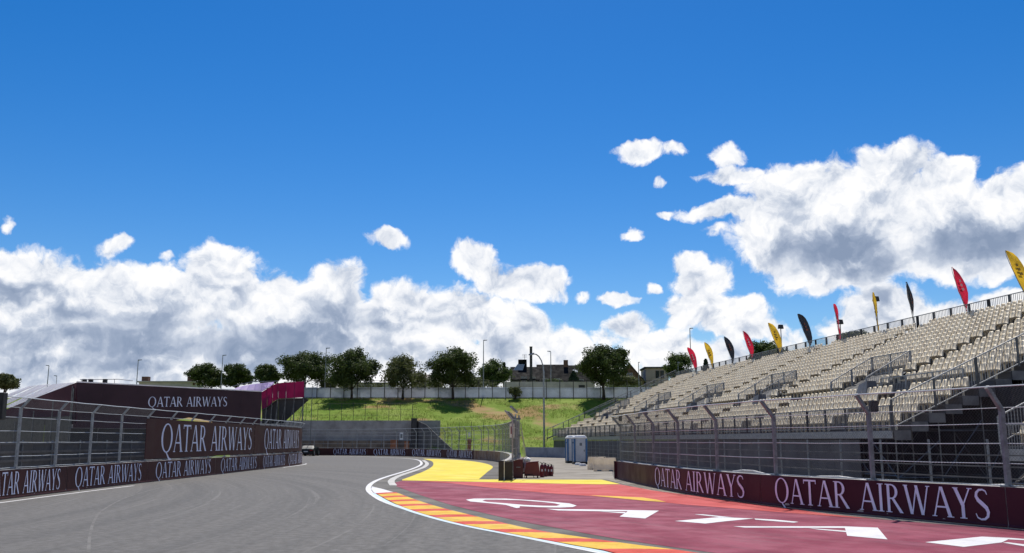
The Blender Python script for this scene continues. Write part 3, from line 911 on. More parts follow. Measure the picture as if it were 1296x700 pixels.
rail_fence([(7.0, 100), (8.2, 84), (9.0, 70), (9.6, 58), (10.2, 48), (11.2, 38), (12.8, 30.5), (15.2, 23), (18, 16)], 1.95, 2.35, 6, 'grey post-and-rail fence between the run-off wall and the grandstand')
rail_fence([(-19.5, 20), (-21.2, 30), (-22.3, 40), (-22.5, 48), (-22.0, 58), (-22.2, 70), (-23.5, 80)], 1.95, 2.9, 5, 'dark grey board-and-rail fence behind the left debris fence', screen=1.75, rail_h=.10)

# ------------------------------------------------------------------ grandstand
m_seat = M('cream_plastic_seat', (.75, .66, .49), .5, var=.10, scale=1.3, col2=(.60, .51, .365))
m_deck = M('steel_deck', (.16, .16, .165), .6, metal=.3, var=.15, scale=1.5, bump=.1, bscale=20)
m_skirt = M('grey_front_sheet', (.085, .085, .09), .75, var=.12, scale=.5, bump=.2, bscale=3)
m_scaf = M('scaffold_tube', (.17, .175, .18), .45, metal=.6, var=.15, scale=4)
m_rail_l = M('grey_railing', (.34, .345, .35), .45, metal=.4, var=.1, scale=4)
m_dark_post = M('dark_railing_post', (.10, .105, .11), .5, metal=.4, var=.1, scale=4)

GO = Vector((16.4, 40.0, 0)); GR = Vector((-.139, .990, 0)).normalized(); GS = Vector((.990, .139, 0)).normalized()
ROW_D, ROW_H, G_Z0, NROW, G_LEN = .83, .375, 2.35, 20, 80.0
UPZ = Vector((0, 0, 1))


def G(a, d, z): return GO + GR * a + GS * d + UPZ * z
def deck_z(i): return G_Z0 + ROW_H * i


SEAT_ROT = math.atan2(-GS.y, -GS.x)          # seat's front (+X) towards the track


def seat_mesh():
    """moulded stadium seat: pan, curved shell back with rolled rim; front towards +X"""
    mb = MB()
    prof = [(.20, .375), (.215, .40), (.05, .405), (-.10, .39), (-.15, .42), (-.20, .56), (-.25, .70), (-.275, .765), (-.30, .75), (-.245, .55), (-.19, .36), (-.05, .345)]
    ws = [.19, .2, .215, .215, .215, .22, .205, .13, .13, .205, .215, .20]
    n = len(prof)
    for (x, z), w in zip(prof, ws):
        k = .035 if z > .45 else 0
        mb.v += [(x + k, -w, z), (x, -w * .45, z), (x, w * .45, z), (x + k, w, z)]
    for i in range(n):
        j = (i + 1) % n
        for c in range(3): mb.f.append((i * 4 + c, i * 4 + c + 1, j * 4 + c + 1, j * 4 + c))
    for c in (0, 3):
        for (p, q) in ((0, 11), (1, 10), (2, 10), (3, 10), (4, 9), (5, 8)):
            pass
        mb.f.append(tuple(i * 4 + c for i in range(n)))
    mb.box((-.06, 0, .18), (.10, .05, .34))
    mb.v = [(x * 1.02, y * 1.06, z * 1.12) for x, y, z in mb.v]
    me = mb.mesh('seat', m_seat)
    me.polygons.foreach_set('use_smooth', [len(p.vertices) == 4 and i < n * 3 for i, p in enumerate(me.polygons)])
    return me


SEAT = seat_mesh()
AISLES = [8.8, 23.3, 37.4, 52.3, 68.6]
VOMS = [(10.5, 14.6), (25.0, 29.2), (39.2, 43.4), (54.2, 58.4), (70.4, 74.4)]
LOW_AISLES = [5.6, 17.5, 27.2, 36.4, 44.5, 51.0, 60.5, 67.0, 73.0]

stand = thing('grandstand', 'long temporary grandstand with rows of empty cream plastic seats', 'grandstand', tuple(G(G_LEN / 2, 0, 0)))
SO = parent_origin(stand)
seat_list = []
for i in range(NROW):
    z = deck_z(i); d0, d1 = i * ROW_D, (i + 1) * ROW_D
    mb = MB()
    mb.hexa([G(0, d0, z - .06), G(G_LEN, d0, z - .06), G(G_LEN, d1, z - .06), G(0, d1, z - .06)], [G(0, d0, z), G(G_LEN, d0, z), G(G_LEN, d1, z), G(0, d1, z)])
    mb.build('tread', m_deck, stand)
    MB().hexa([G(.01, d0 + .012, z - ROW_H + .005), G(G_LEN - .01, d0 + .012, z - ROW_H + .005), G(G_LEN - .01, d0 + .03, z - ROW_H + .005), G(.01, d0 + .03, z - ROW_H + .005)], [G(.01, d0 + .012, z - .061), G(G_LEN - .01, d0 + .012, z - .061), G(G_LEN - .01, d0 + .03, z - .061), G(.01, d0 + .03, z - .061)]).build('riser', m_skirt, stand)
    if i == 5: continue
    a = .45
    rr = random.Random(100 + i)
    while a < G_LEN - .3:
        ok = True
        al = AISLES if i > 5 else LOW_AISLES
        for q in al:
            if abs(a - q) < .72: ok = False
        if 5 <= i <= 8:
            for (v0, v1) in VOMS:
                if v0 - .2 < a < v1 + .2: ok = False
        if ok:
            seat_list.append((G(a + rr.uniform(-.012, .012), d0 + .36, z), SEAT_ROT + rr.uniform(-.05, .05)))
        a += .515


def seat_key(p):
    u, v = pix(p[0] + UPZ * .5)
    return p[0].length + (1e3 if u > 1300 else 0)


seat_list.sort(key=seat_key)
for p, rz in seat_list[:260]: link_copy(SEAT, 'seat', stand, p - SO, rz)


def merged(me, placed, name, parent, mat):
    """many copies of one piece as a single mesh"""
    import numpy as np
    nv, npoly = len(me.vertices), len(me.polygons)
    co = np.empty(nv * 3, 'f'); me.vertices.foreach_get('co', co); co = co.reshape(nv, 3)
    li = np.empty(len(me.loops), 'i'); me.loops.foreach_get('vertex_index', li)
    ls = np.empty(npoly, 'i'); me.polygons.foreach_get('loop_start', ls)
    lt = np.empty(npoly, 'i'); me.polygons.foreach_get('loop_total', lt)
    sm = np.empty(npoly, bool); me.polygons.foreach_get('use_smooth', sm)
    K = len(placed); og = parent_origin(parent)
    V = np.empty((K, nv, 3), 'f')
    for k, (p, rz) in enumerate(placed):
        c, s = math.cos(rz), math.sin(rz)
        V[k, :, 0] = co[:, 0] * c - co[:, 1] * s + p[0] - og[0]
        V[k, :, 1] = co[:, 0] * s + co[:, 1] * c + p[1] - og[1]
        V[k, :, 2] = co[:, 2] + p[2] - og[2]
    out = bpy.data.meshes.new(name)
    out.vertices.add(K * nv); out.vertices.foreach_set('co', V.ravel())
    LI = (li[None, :] + (np.arange(K) * nv)[:, None]).ravel().astype('i')
    out.loops.add(len(LI)); out.loops.foreach_set('vertex_index', LI)
    LS = (ls[None, :] + (np.arange(K) * len(li))[:, None]).ravel().astype('i')
    out.polygons.add(len(LS)); out.polygons.foreach_set('loop_start', LS); out.polygons.foreach_set('loop_total', np.tile(lt, K))
    out.polygons.foreach_set('use_smooth', np.tile(sm, K))
    out.update(calc_edges=True); out.validate()
    out.materials.append(mat)
    o = bpy.data.objects.new(name, out); COL.objects.link(o); o.parent = parent; o['kind'] = 'stuff'
    return o


merged(SEAT, seat_list[260:], 'far_seats', stand, m_seat)


def railing(root, p, q, h, balu=.125, post_every=2.0, mat=None, pmat=None, name='railing', post_w=.07, gap=.12, br=.009):
    """one straight run of railing from p to q (points on the deck): posts, top and bottom rail, upright bars"""
    p, q = Vector(p), Vector(q); L = (q - p).length; n = max(1, round(L / post_every))
    mat = mat or m_rail_l; pmat = pmat or m_rail_l
    for i in range(n + 1):
        b = p.lerp(q, i / n); MB().box((b.x, b.y, b.z + h / 2), (post_w, post_w, h), SEAT_ROT).build(name + '_post', pmat, root)
    mb = MB()
    mb.bar(p + UPZ * h, q + UPZ * h, .05, .05); mb.bar(p + UPZ * gap, q + UPZ * gap, .04, .04)
    k = int(L / balu)
    for i in range(1, k):
        b = p.lerp(q, i / k); mb.bar(b + UPZ * gap, b + UPZ * h, br * 2, br * 2)
    mb.build(name, mat, root)


# back railing, front railing, end railings
zt = deck_z(NROW - 1)
DB = NROW * ROW_D
L0 = 0.0
while L0 < G_LEN - .1:
    L1 = min(G_LEN, L0 + 8); railing(stand, G(L0, DB - .05, zt), G(L1, DB - .05, zt), 1.35, .17, 2.0, pmat=m_dark_post, name='back_railing', post_w=.13, br=.012); L0 = L1
L0 = 0.0
while L0 < G_LEN - .1:
    L1 = min(G_LEN, L0 + 8); railing(stand, G(L0, -.03, G_Z0), G(L1, -.03, G_Z0), 1.05, .14, 2.0, pmat=m_dark_post, name='front_railing', post_w=.09); L0 = L1
for aa in (-.04, G_LEN + .04):
    e0 = G(aa, -.03, G_Z0); e1 = G(aa, DB, zt + ROW_H)
    for k in range(4): railing(stand, e0.lerp(e1, k / 4 + .001), e0.lerp(e1, (k + 1) / 4 - .001), 1.3, .14, 2.0, name='end_railing', pmat=m_dark_post, post_w=.08)
# end plates that follow the steps
for i in range(NROW):
    z = deck_z(i); d0 = i * ROW_D
    MB().hexa([G(-.03, d0 + .03, z - .42), G(-.012, d0 + .03, z - .42), G(-.012, d0 + ROW_D - .02, z - .42), G(-.03, d0 + ROW_D - .02, z - .42)], [G(-.03, d0 + .03, z - .005), G(-.012, d0 + .03, z - .005), G(-.012, d0 + ROW_D - .02, z - .005), G(-.03, d0 + ROW_D - .02, z - .005)]).build('end_plate', m_deck, stand)
# front skirt sheets and fascia band
a = 3.0
while a < G_LEN:
    b = min(G_LEN, a + 2.5)
    MB().hexa([G(a + .01, .05, .0), G(b - .01, .05, .0), G(b - .01, .08, .0), G(a + .01, .08, .0)], [G(a + .01, .05, G_Z0 - .40), G(b - .01, .05, G_Z0 - .40), G(b - .01, .08, G_Z0 - .40), G(a + .01, .08, G_Z0 - .40)]).build('skirt_sheet', m_skirt, stand)
    a = b
MB().hexa([G(0, -.06, G_Z0 - .34), G(G_LEN, -.06, G_Z0 - .34), G(G_LEN, -.02, G_Z0 - .34), G(0, -.02, G_Z0 - .34)], [G(0, -.06, G_Z0 - .02), G(G_LEN, -.06, G_Z0 - .02), G(G_LEN, -.02, G_Z0 - .02), G(0, -.02, G_Z0 - .02)]).build('front_fascia', m_rail_l, stand)
# exits in the deck: black wedge painting the shade of the opening, rails round it
m_deck_shade = M('deck_shade_black', (.03, .03, .032), .8, var=.1, scale=2)
for (v0, v1) in VOMS:
    z5, z9 = deck_z(5), deck_z(9)
    d5, d9 = 5.75 * ROW_D, 9 * ROW_D
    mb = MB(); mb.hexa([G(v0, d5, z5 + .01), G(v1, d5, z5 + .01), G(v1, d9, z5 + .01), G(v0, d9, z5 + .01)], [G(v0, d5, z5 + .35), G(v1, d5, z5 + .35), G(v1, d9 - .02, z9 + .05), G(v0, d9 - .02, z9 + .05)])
    mb.build('exit_shade', m_deck_shade, stand)
    railing(stand, G(v0, d5, z5), G(v0, d9, z9), 1.15, .13, 1.6, name='exit_railing', post_w=.08)
    railing(stand, G(v1, d5, z5), G(v1, d9, z9), 1.15, .13, 1.6, name='exit_railing', post_w=.08)
    railing(stand, G(v0, d9 + .03, z9), G(v1, d9 + .03, z9), 1.15, .13, 2.0, name='exit_railing', post_w=.08)
    # sloped steel lid at the walkway
    c = G(v0 - 1.2, d5 - .9, z5)
    MB().hexa([G(v0 - 1.6, d5 - 1.0, z5), G(v0 - .5, d5 - 1.0, z5), G(v0 - .5, d5 - .2, z5), G(v0 - 1.6, d5 - .2, z5)], [G(v0 - 1.5, d5 - .8, z5 + .85), G(v0 - .6, d5 - .8, z5 + .7), G(v0 - .6, d5 - .3, z5 + .7), G(v0 - 1.5, d5 - .3, z5 + .85)]).build('steel_hood', m_deck, stand)
railing(stand, G(1.0, 5 * ROW_D + .04, deck_z(5)), G(8, 5 * ROW_D + .04, deck_z(5)), .9, .14, 2.0, name='walkway_railing')

# scaffolding below the open end
def scaffold(root, A, D, zf):
    for a in A:
        for d in D:
            p = G(a, d, 0); MB().tube([p, G(a, d, max(.3, zf(d)))], .03, 6).build('scaffold_upright', m_scaf, root)
    for a in A:
        for k in range(3):
            h = .35 + 2.0 * k; ds = [d for d in D if zf(d) > h]
            if len(ds) > 1: MB().tube([G(a, ds[0], h), G(a, D[-1], h)], .026, 6).build('scaffold_ledger', m_scaf, root)
    for d in D:
        for k in range(3):
            h = .42 + 2.0 * k
            if zf(d) > h: MB().tube([G(A[0], d, h), G(A[-1], d, h)], .026, 6).build('scaffold_ledger', m_scaf, root)
    for a in A[::2]:
        for d, e in zip(D, D[1:]):
            MB().tube([G(a, d, .3), G(a, e, max(.5, zf(d) - .1))], .024, 6).build('scaffold_brace', m_scaf, root)
    for d in D[::2]:
        for a, b in zip(A, A[1:]):
            MB().tube([G(a, d, .3), G(b, d, min(2.3, zf(d)))], .024, 6).build('scaffold_brace', m_scaf, root)


scaffold(stand, [.1, 2.2, 4.4, 6.6, 8.8, 12], [.15, 2.2, 4.3, 6.4, 8.5, 10.6, 12.7, 14.8], lambda d: G_Z0 + ROW_H / ROW_D * d - .4)
# dark back sheet closing the view below the deck
a = 0.0
while a < G_LEN:
    MB().hexa([G(a + .01, DB - .2, 0), G(a + 3.99, DB - .2, 0), G(a + 3.99, DB - .17, 0), G(a + .01, DB - .17, 0)], [G(a + .01, DB - .2, zt - .1), G(a + 3.99, DB - .2, zt - .1), G(a + 3.99, DB - .17, zt - .1), G(a + .01, DB - .17, zt - .1)]).build('back_sheet', m_skirt, stand)
    a += 4

for k in range(8):  # near-black sheets added to paint the darkness under the deck
    MB().hexa([G(-1 + 4 * k, 5.0, 0), G(2.98 + 4 * k, 5.0, 0), G(2.98 + 4 * k, 5.03, 0), G(-1 + 4 * k, 5.03, 0)], [G(-1 + 4 * k, 5.0, 4.3), G(2.98 + 4 * k, 5.0, 4.3), G(2.98 + 4 * k, 5.03, 4.3), G(-1 + 4 * k, 5.03, 4.3)]).build('under_deck_shade', m_deck_shade, stand)
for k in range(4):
    MB().hexa([G(-.9, 5.05 + 3 * k, 0), G(-.9, 8.03 + 3 * k, 0), G(-.87, 8.03 + 3 * k, 0), G(-.87, 5.05 + 3 * k, 0)], [G(-.9, 5.05 + 3 * k, 4.2 + 1.3 * k), G(-.9, 8.03 + 3 * k, 4.2 + 1.3 * k), G(-.87, 8.03 + 3 * k, 4.2 + 1.3 * k), G(-.87, 5.05 + 3 * k, 4.2 + 1.3 * k)]).build('under_deck_shade', m_deck_shade, stand)

# neighbouring block whose first rows enter the picture
stand2 = thing('seating_block', 'lower seating block beside the open scaffold end of the long grandstand', 'grandstand', tuple(G(-9, 0, 0)))
S2 = parent_origin(stand2)
Z2B = 1.72
for i in range(9):
    z = Z2B + ROW_H * i; d0 = i * ROW_D + .35
    MB().hexa([G(-18, d0, z - .06), G(-6.6, d0, z - .06), G(-6.6, d0 + ROW_D, z - .06), G(-18, d0 + ROW_D, z - .06)], [G(-18, d0, z), G(-6.6, d0, z), G(-6.6, d0 + ROW_D, z), G(-18, d0 + ROW_D, z)]).build('tread', m_deck, stand2)
    MB().hexa([G(-18, d0 + .012, z - ROW_H), G(-6.62, d0 + .012, z - ROW_H), G(-6.62, d0 + .03, z - ROW_H), G(-18, d0 + .03, z - ROW_H)], [G(-18, d0 + .012, z - .061), G(-6.62, d0 + .012, z - .061), G(-6.62, d0 + .03, z - .061), G(-18, d0 + .03, z - .061)]).build('riser', m_skirt, stand2)
    for k in range(9): link_copy(SEAT, 'seat', stand2, G(-7.1 - .515 * k, d0 + .36, z) - S2, SEAT_ROT)
railing(stand2, G(-18, .3, Z2B - .3), G(-6.6, .3, Z2B - .3), 1.05, .14, 2.0, name='front_railing', post_w=.09)
railing(stand2, G(-6.55, .3, Z2B), G(-6.55, 9 * ROW_D, Z2B + ROW_H * 9 - .1), 1.05, .14, 2.0, name='end_railing', post_w=.08)
MB().hexa([G(-18, .27, 1.2), G(-6.6, .27, 1.2), G(-6.6, .3, 1.2), G(-18, .3, 1.2)], [G(-18, .27, 1.62), G(-6.6, .27, 1.62), G(-6.6, .3, 1.62), G(-18, .3, 1.62)]).build('front_fascia', m_rail_l, stand2)
scaffold(stand2, [-6.7, -8.8, -11, -13.2], [.45, 2.5, 4.5, 6.5], lambda d: Z2B + ROW_H / ROW_D * (d - .35) - .1)

# low far railing that carries the line of the stair at the far end
stairs = thing('stair_railing', 'long sloping steel handrail of the stair at the grandstand far end', 'railing', tuple(G(G_LEN + 3.2, 0, 0)))
e0 = gnd(693, 0, 0) if False else G(G_LEN + 3.2, -.2, 2.9); e1 = G(G_LEN + 3.2, DB + .5, zt + .5)
for i in range(9):
    p = e0.lerp(e1, i / 8); MB().box((p.x, p.y, p.z - .2), (.09, .09, 1.5)).build('post', m_dark_post, stairs)
MB().bar(e0 + UPZ * .55, e1 + UPZ * .55, .06, .06).build('handrail', m_galv, stairs)
MB().bar(e0 + UPZ * .05, e1 + UPZ * .05, .04, .04).build('handrail', m_galv, stairs)
for i in range(12):
    p, q = e0.lerp(e1, i / 12), e0.lerp(e1, (i + 1) / 12)
    MB().hexa([p + Vector((0, -.5, -.75)), q + Vector((0, -.5, -.75)), q + Vector((0, .5, -.75)), p + Vector((0, .5, -.75))], [p + Vector((0, -.5, -.6)), q + Vector((0, -.5, -.6)), q + Vector((0, .5, -.6)), p + Vector((0, .5, -.6))]).build('stair_flight', m_deck, stairs)
for i in range(5):
    p = e0.lerp(e1, (i + .5) / 5); MB().tube([(p.x, p.y, -.05), (p.x, p.y, p.z - .7)], .04, 6).build('leg', m_scaf, stairs)

# ------------------------------------------------------------------ feather flags along the back rail
m_flag = {'red': M('red_flag_cloth', (.60, .018, .055), .6, var=.12, scale=2, trans=.5), 'yellow': M('yellow_flag_cloth', (.68, .43, .03), .6, var=.12, scale=2, trans=.5), 'black': M('black_flag_cloth', (.016, .022, .034), .55, var=.1, scale=2, trans=.1)}
m_print = {'red': M('pale_flag_print', (.75, .45, .45), .6), 'yellow': M('brown_flag_print', (.35, .2, .02), .6), 'black': M('faint_flag_print', (.20, .06, .03), .6)}
m_pole = M('grey_flag_pole', (.25, .25, .26), .4, metal=.5)
flags = [(879, 'red'), (900, 'yellow'), (926, 'black'), (950, 'red'), (985, 'yellow'), (1023, 'black'), (1061, 'red'), (1109, 'yellow'), (1154, 'black'), (1220, 'red'), (1296, 'yellow')]
ords = 'first second third fourth fifth sixth seventh eighth ninth tenth eleventh'.split()
turn = [.25, .4, .3, .35, .1, .15, .85, .9, .75, .35, .0]
for k, (u, c) in enumerate(flags):
    a = min((abs(pix(G(x * .05, DB - .1, zt + 1.2))[0] - u), x * .05) for x in range(0, 1600))[1]
    b = G(a, DB + .04, zt + .1)
    root = thing('feather_flag', '%s feather flag on the grandstand back rail, %s from its far stair end' % (c, ords[k]), 'flag', tuple(b), 'feather flags along the grandstand')
    # curve of the pole: upright, then bowed to the left as seen from the track
    H = 3.75
    pole = [(0, 0, 0), (-.06, 0, 1.0), (-.54, 0, 2.1), (-.88, 0, 2.95), (-1.05, 0, 3.45), (-1.08, 0, H)]
    ang = turn[k] + .1; ca, sa = math.cos(ang), math.sin(ang)

    def W(x, z, y=0.0): return b + Vector((x * ca - y * sa, x * sa + y * ca, z))
    MB().tube([W(x, z) for x, _, z in pole], [.028, .026, .022, .018, .015, .012], 6).build('pole', m_pole, root)
    sail = [(.85, -.02, .08), (1.2, -.14, .34), (1.65, -.34, .60), (2.15, -.56, .80), (2.65, -.76, .90), (3.1, -.93, .88), (3.45, -1.04, .74), (3.66, -1.08, .50), (3.76, -1.06, .12)]
    mb = MB(); mb.smooth = True; nn = 6
    for (z, x, w) in sail:
        for j in range(nn + 1): mb.v.append(tuple(W(x + w * j / nn, z - .10 * (j / nn) ** 2 * w, .07 * math.sin(3.0 * j / nn + z * 2.3 + k))))
    for i in range(len(sail) - 1):
        for j in range(nn): mb.f.append((i * (nn + 1) + j, i * (nn + 1) + j + 1, (i + 1) * (nn + 1) + j + 1, (i + 1) * (nn + 1) + j))
    sl_ = mb.build('sail', m_flag[c], root)
    pm = MB()
    for sgn in (-1, 1):
        ctr = (2.55, .07)
        for j in range(3):
            z0 = 2.2 + j * .27
            pm.poly([W(-.34 - .09 * j, z0, sgn * .09), W(-.12 - .13 * j, z0 + .03, sgn * .09), W(-.18 - .13 * j, z0 + .2, sgn * .09), W(-.40 - .09 * j, z0 + .17, sgn * .09)])
    pm.build('print', m_print[c], sl_)

# floodlights on short masts behind the back rail
def mast_light(u, v, a_off, label):
    p = dep(u, v, 0.1)
    a = min((abs(pix(G(x * .05, DB + a_off, zt + 1.2))[0] - u), x * .05) for x in range(0, 1600))[1]
    b = G(a, DB + a_off, 0); top = dep(u, v, b.y)
    root = thing('floodlight_mast', label, 'lamp', tuple(b))
    MB().tube([b, (b.x, b.y, top.z)], [.07, .045], 8).build('mast', m_dark_post, root)
    MB().box((b.x, b.y, top.z + .12), (.55, .3, .42), .3, .8).build('lamp_head', m_black, root)


mast_light(990, 415, 3, 'black floodlight on a thin mast behind the rail beside a yellow flag')
mast_light(1065, 409, 4, 'black floodlight on a thin mast behind the rail beside a red flag')
mast_light(1112, 380, 4, 'black floodlight on a thin mast between a yellow and a black flag')

# ------------------------------------------------------------------ hilltop: fence, hoarding, wall
m_hoard = M('white_hoarding', (.82, .85, .92), .5, trans=.3, var=.06, scale=.8, bump=.15, bscale=3, stain=((.5, .52, .56), .5, .5, .75, .5))
m_fpost = M('black_fence_post', (.02, .02, .022), .5, var=.1, scale=3)
m_render = M('pale_rendered_wall', (.50, .46, .40), .85, var=.1, scale=.7, col2=(.38, .35, .31), bump=.3, bscale=20)
m_screen = M('grey_mesh_screen', (.20, .19, .18), .8, var=.15, scale=.5)

fence = thing('hilltop_fence', 'black-posted mesh fence with pale hoarding panels along the embankment top', 'fence', (0, HILL_Y + .4, HILL_Z))
FY = HILL_Y + .4
x = -34.0
while x < 40:
    MB().box((x, FY, HILL_Z + 1.35), (.11, .11, 3.1)).build('post', m_fpost, fence)
    hz = 1.72 + (.03 if int(x * 7) % 3 else -.04)
    MB().box((x + 1.1, FY + .25, HILL_Z + hz / 2 - .1), (2.16, .03, hz + .2)).build('hoarding_panel', m_hoard, fence)
    x += 2.2
for h in (.12, 1.5, 2.85):
    MB().bar((-34, FY, HILL_Z + h), (39.4, FY, HILL_Z + h), .04, .05).build('rail', m_fpost, fence)
mb = MB(); x = -34.0
while x < 39.4:                                  # upright wires, close set
    mb.bar((x, FY - .03, HILL_Z + .1), (x, FY - .03, HILL_Z + 2.85), .010, .010); x += .13
tag(mb.build('wire_mesh', m_fpost, fence), kind='stuff')

bw = thing('rendered_wall', 'pale rendered garden wall behind the hilltop fence', 'wall', (0, 156, HILL_Z))
for i in range(7):
    x0 = -1.4 + 2.2 * i
    MB().box((x0 + 1.1, 156, HILL_Z + 1.45), (2.19, .25, 3.1)).build('wall_panel', m_render, bw)
MB().box((11.8, 155.83, HILL_Z + 2.2), (1.05, .06, .5)).build('plaque', m_fpost, bw)

# ------------------------------------------------------------------ trees
m_bark = M('bark', (.055, .042, .032), .9, var=.2, scale=3, bump=.6, bscale=12)
def leafmat(name, col): return M(name, col, .75, var=.25, scale=.9, col2=(col[0] * .62, col[1] * .66, col[2] * .6), spec=.25, trans=.28)


m_leaf = [leafmat('dark_oak_leaf', (.078, .108, .030)), leafmat('mid_green_leaf', (.09, .13, .034)), leafmat('olive_leaf', (.12, .135, .05)), leafmat('conifer_leaf', (.035, .06, .03))]


def tree(name, base, h, cw, ch, label, leaf=0, seed=1, n=5200, ls=.34, group=None, sparse=0.0, cone=False, trunk_r=.16, lobes=9):
    """tapered trunk and limbs; crown of small leaf faces gathered in clumps with gaps between"""
    rg = random.Random(seed); b = Vector(base)
    root = thing(name, label, 'tree', tuple(b), group)
    top = h - ch * .38
    mb = MB(); mb.smooth = True
    bend = Vector((rg.uniform(-.25, .25), rg.uniform(-.2, .2), 0))
    mb.tube([b - UPZ * .3, b + UPZ * h * .12, b + bend * .5 + UPZ * (h - ch) * .9, b + bend + UPZ * top], [trunk_r * 1.5, trunk_r, trunk_r * .85, trunk_r * .3], 8)
    cc = b + UPZ * (h - ch / 2)
    centres = []
    if cone:
        for i in range(26):
            t = (i + .5) / 26; r = cw / 2 * (1 - t) ** .9
            for k in range(max(2, int(6 * (1 - t)))):
                a = rg.uniform(0, 6.283); centres.append((b + Vector((math.cos(a) * r * .7, math.sin(a) * r * .7, (h - ch) + ch * t)), .22 * cw * (1 - t) + .2))
    else:
        L = []
        for i in range(lobes):
            a = 6.283 * i / lobes + rg.uniform(-.4, .4); e = rg.uniform(-.8, .85)
            rr = .60 * math.cos(e * .9)
            L.append((Vector((math.cos(a) * cw / 2 * rr, math.sin(a) * cw / 2 * rr, e * ch / 2 * .70)), rg.uniform(.30, .44)))
        L.append((Vector((0, 0, ch * .18)), .46)); L.append((Vector((rg.uniform(-.3, .3), 0, ch * .28)), .36))
        for (c, r) in L:
            for k in range(15):
                d = Vector((rg.gauss(0, 1), rg.gauss(0, 1), rg.gauss(0, 1))).normalized()
                q = c + Vector((d.x * cw * .5 * r, d.y * cw * .5 * r, d.z * ch * .5 * r)) * rg.uniform(.3, 1.08)
                if rg.random() < sparse: continue
                centres.append((cc + q, rg.uniform(.10, .19) * cw * .78))
        for k in range(int(50 * (1 - sparse))):
            d = Vector((rg.gauss(0, 1), rg.gauss(0, 1), rg.gauss(0, 1))).normalized() * (rg.random() ** .45) * .84
            centres.append((cc + Vector((d.x * cw / 2, d.y * cw / 2, d.z * ch / 2)), rg.uniform(.10, .17) * cw * .8))
        for (c, r) in L[:6]:
            st = b + bend * .6 + UPZ * (h - ch) * rg.uniform(.85, 1.15)
            mb.tube([st, st.lerp(cc + c, .5) + UPZ * .2, cc + c], [trunk_r * .5, trunk_r * .3, .03], 6)
    mb.build('trunk', m_bark, root)
    cr = MB(); per = max(8, int(2.8 * n) // max(1, len(centres)))
    for (c, r) in centres:
        for k in range(per):
            d = Vector((rg.gauss(0, 1), rg.gauss(0, 1), rg.gauss(0, 1))).normalized()
            p = c + Vector((d.x * r, d.y * r, d.z * r * .8)) * rg.random() ** .4
            a = Vector((rg.gauss(0, 1), rg.gauss(0, 1), rg.gauss(0, .7))).normalized(); e = a.cross(d).normalized()
            s = ls * rg.uniform(.55, 1.2)
            cr.v += [tuple(p - a * s * .5), tuple(p + e * s * .32), tuple(p + a * s * .5), tuple(p - e * s * .32)]
            j = len(cr.v); cr.f.append((j - 4, j - 3, j - 2, j - 1))
    me = bpy.data.meshes.new('crown'); me.from_pydata([(x - b.x, y - b.y, z - b.z) for x, y, z in cr.v], [], cr.f)
    me.materials.append(m_leaf[leaf])
    o = bpy.data.objects.new('crown', me); COL.objects.link(o); o.parent = root
    return root


def tree_px(u, v_top, v_bot_crown, half_w, Y, label, base_z=HILL_Z, **k):
    t, c = dep(u, v_top, Y), dep(u, v_bot_crown, Y)
    w = 2 * half_w / F_PX * Y * 1.18
    return tree(k.pop('name', 'leafy_tree'), (t.x, Y, base_z), t.z - base_z, w, t.z - c.z, label, **k)


def hedge(x0, x1, y, z, h, label, seed, leaf):
    rg = random.Random(seed); root = thing('hedge', label, 'hedge', ((x0 + x1) / 2, y, z)); o0 = parent_origin(root); cr = MB(); x = x0
    while x < x1:
        hh = h * (.78 + .35 * mnoise.noise(Vector((x * .35, seed, 0))) + rg.uniform(-.08, .1))
        for k in range(110):
            p = Vector((x + rg.uniform(-.4, .4), y + rg.uniform(-.8, .8), z + hh * rg.random() ** .8)); a = Vector((rg.gauss(0, 1), rg.gauss(0, 1), rg.gauss(0, .7))).normalized(); e = a.orthogonal().normalized(); s_ = rg.uniform(.18, .4)
            cr.poly([p - a * s_ * .5, p + e * s_ * .3, p + a * s_ * .5, p - e * s_ * .3])
        x += .45
    cr.build('foliage', m_leaf[leaf], root)
    MB().bar((x0, y, z + .2), (x1, y, z + .2), .3, .5).build('stems', m_bark, root)


hedge(-30, -2, 159, HILL_Z, 3.6, 'ragged olive hedge behind the fence below the hilltop trees', 3, 2)
hedge(13.5, 40, 158, HILL_Z, 3.2, 'dark garden hedge behind the fence beside the big tree', 4, 1)
row = 'trees along the hilltop'
tree_px(447, 439, 493, 30, 148.9, 'round dark tree on the hilltop beside the pink sheeted stand', seed=11, leaf=0, group=row, n=6500, sparse=.18)
tree_px(511, 447, 492, 26, 148.9, 'thin-leaved olive tree on the hilltop behind the far fence', seed=12, leaf=2, group=row, n=3600, sparse=.3)
tree_px(574, 441, 491, 30, 148.9, 'broad dense tree whose trunk stands before the white hoarding', seed=13, leaf=0, group=row, n=6500, sparse=.12)
tree_px(763, 435, 489, 30, 148.9, 'tall dense tree beside the stair end of the grandstand', seed=14, leaf=0, group=row, n=8000, sparse=.05, trunk_r=.2)
tree_px(387, 446, 488, 31, 156, 'wide dark tree rising behind the pink sheeted stand', seed=15, leaf=0, group=row, n=7000)
tree_px(340, 461, 490, 16, 160, 'small dark round tree behind the lavender seats', seed=16, leaf=0, group=row, n=4200)
tree_px(300, 461, 492, 18, 162, 'dark round tree beside the lamp behind the maroon stand', seed=17, leaf=0, group=row, n=4500)
tree_px(262, 460, 494, 21, 162, 'dark bushy tree at the end of the beige roof behind the maroon stand', seed=18, leaf=0, group=row, n=5000)
tree_px(626, 454, 492, 20, 172, 'green tree behind the fence lamp beside the dark roofs', seed=19, leaf=1, group=row, n=4200)
tree_px(859, 446, 484, 17, 175, 'green tree behind the red flag beside the pink building', seed=20, leaf=1, group=row, n=4200)
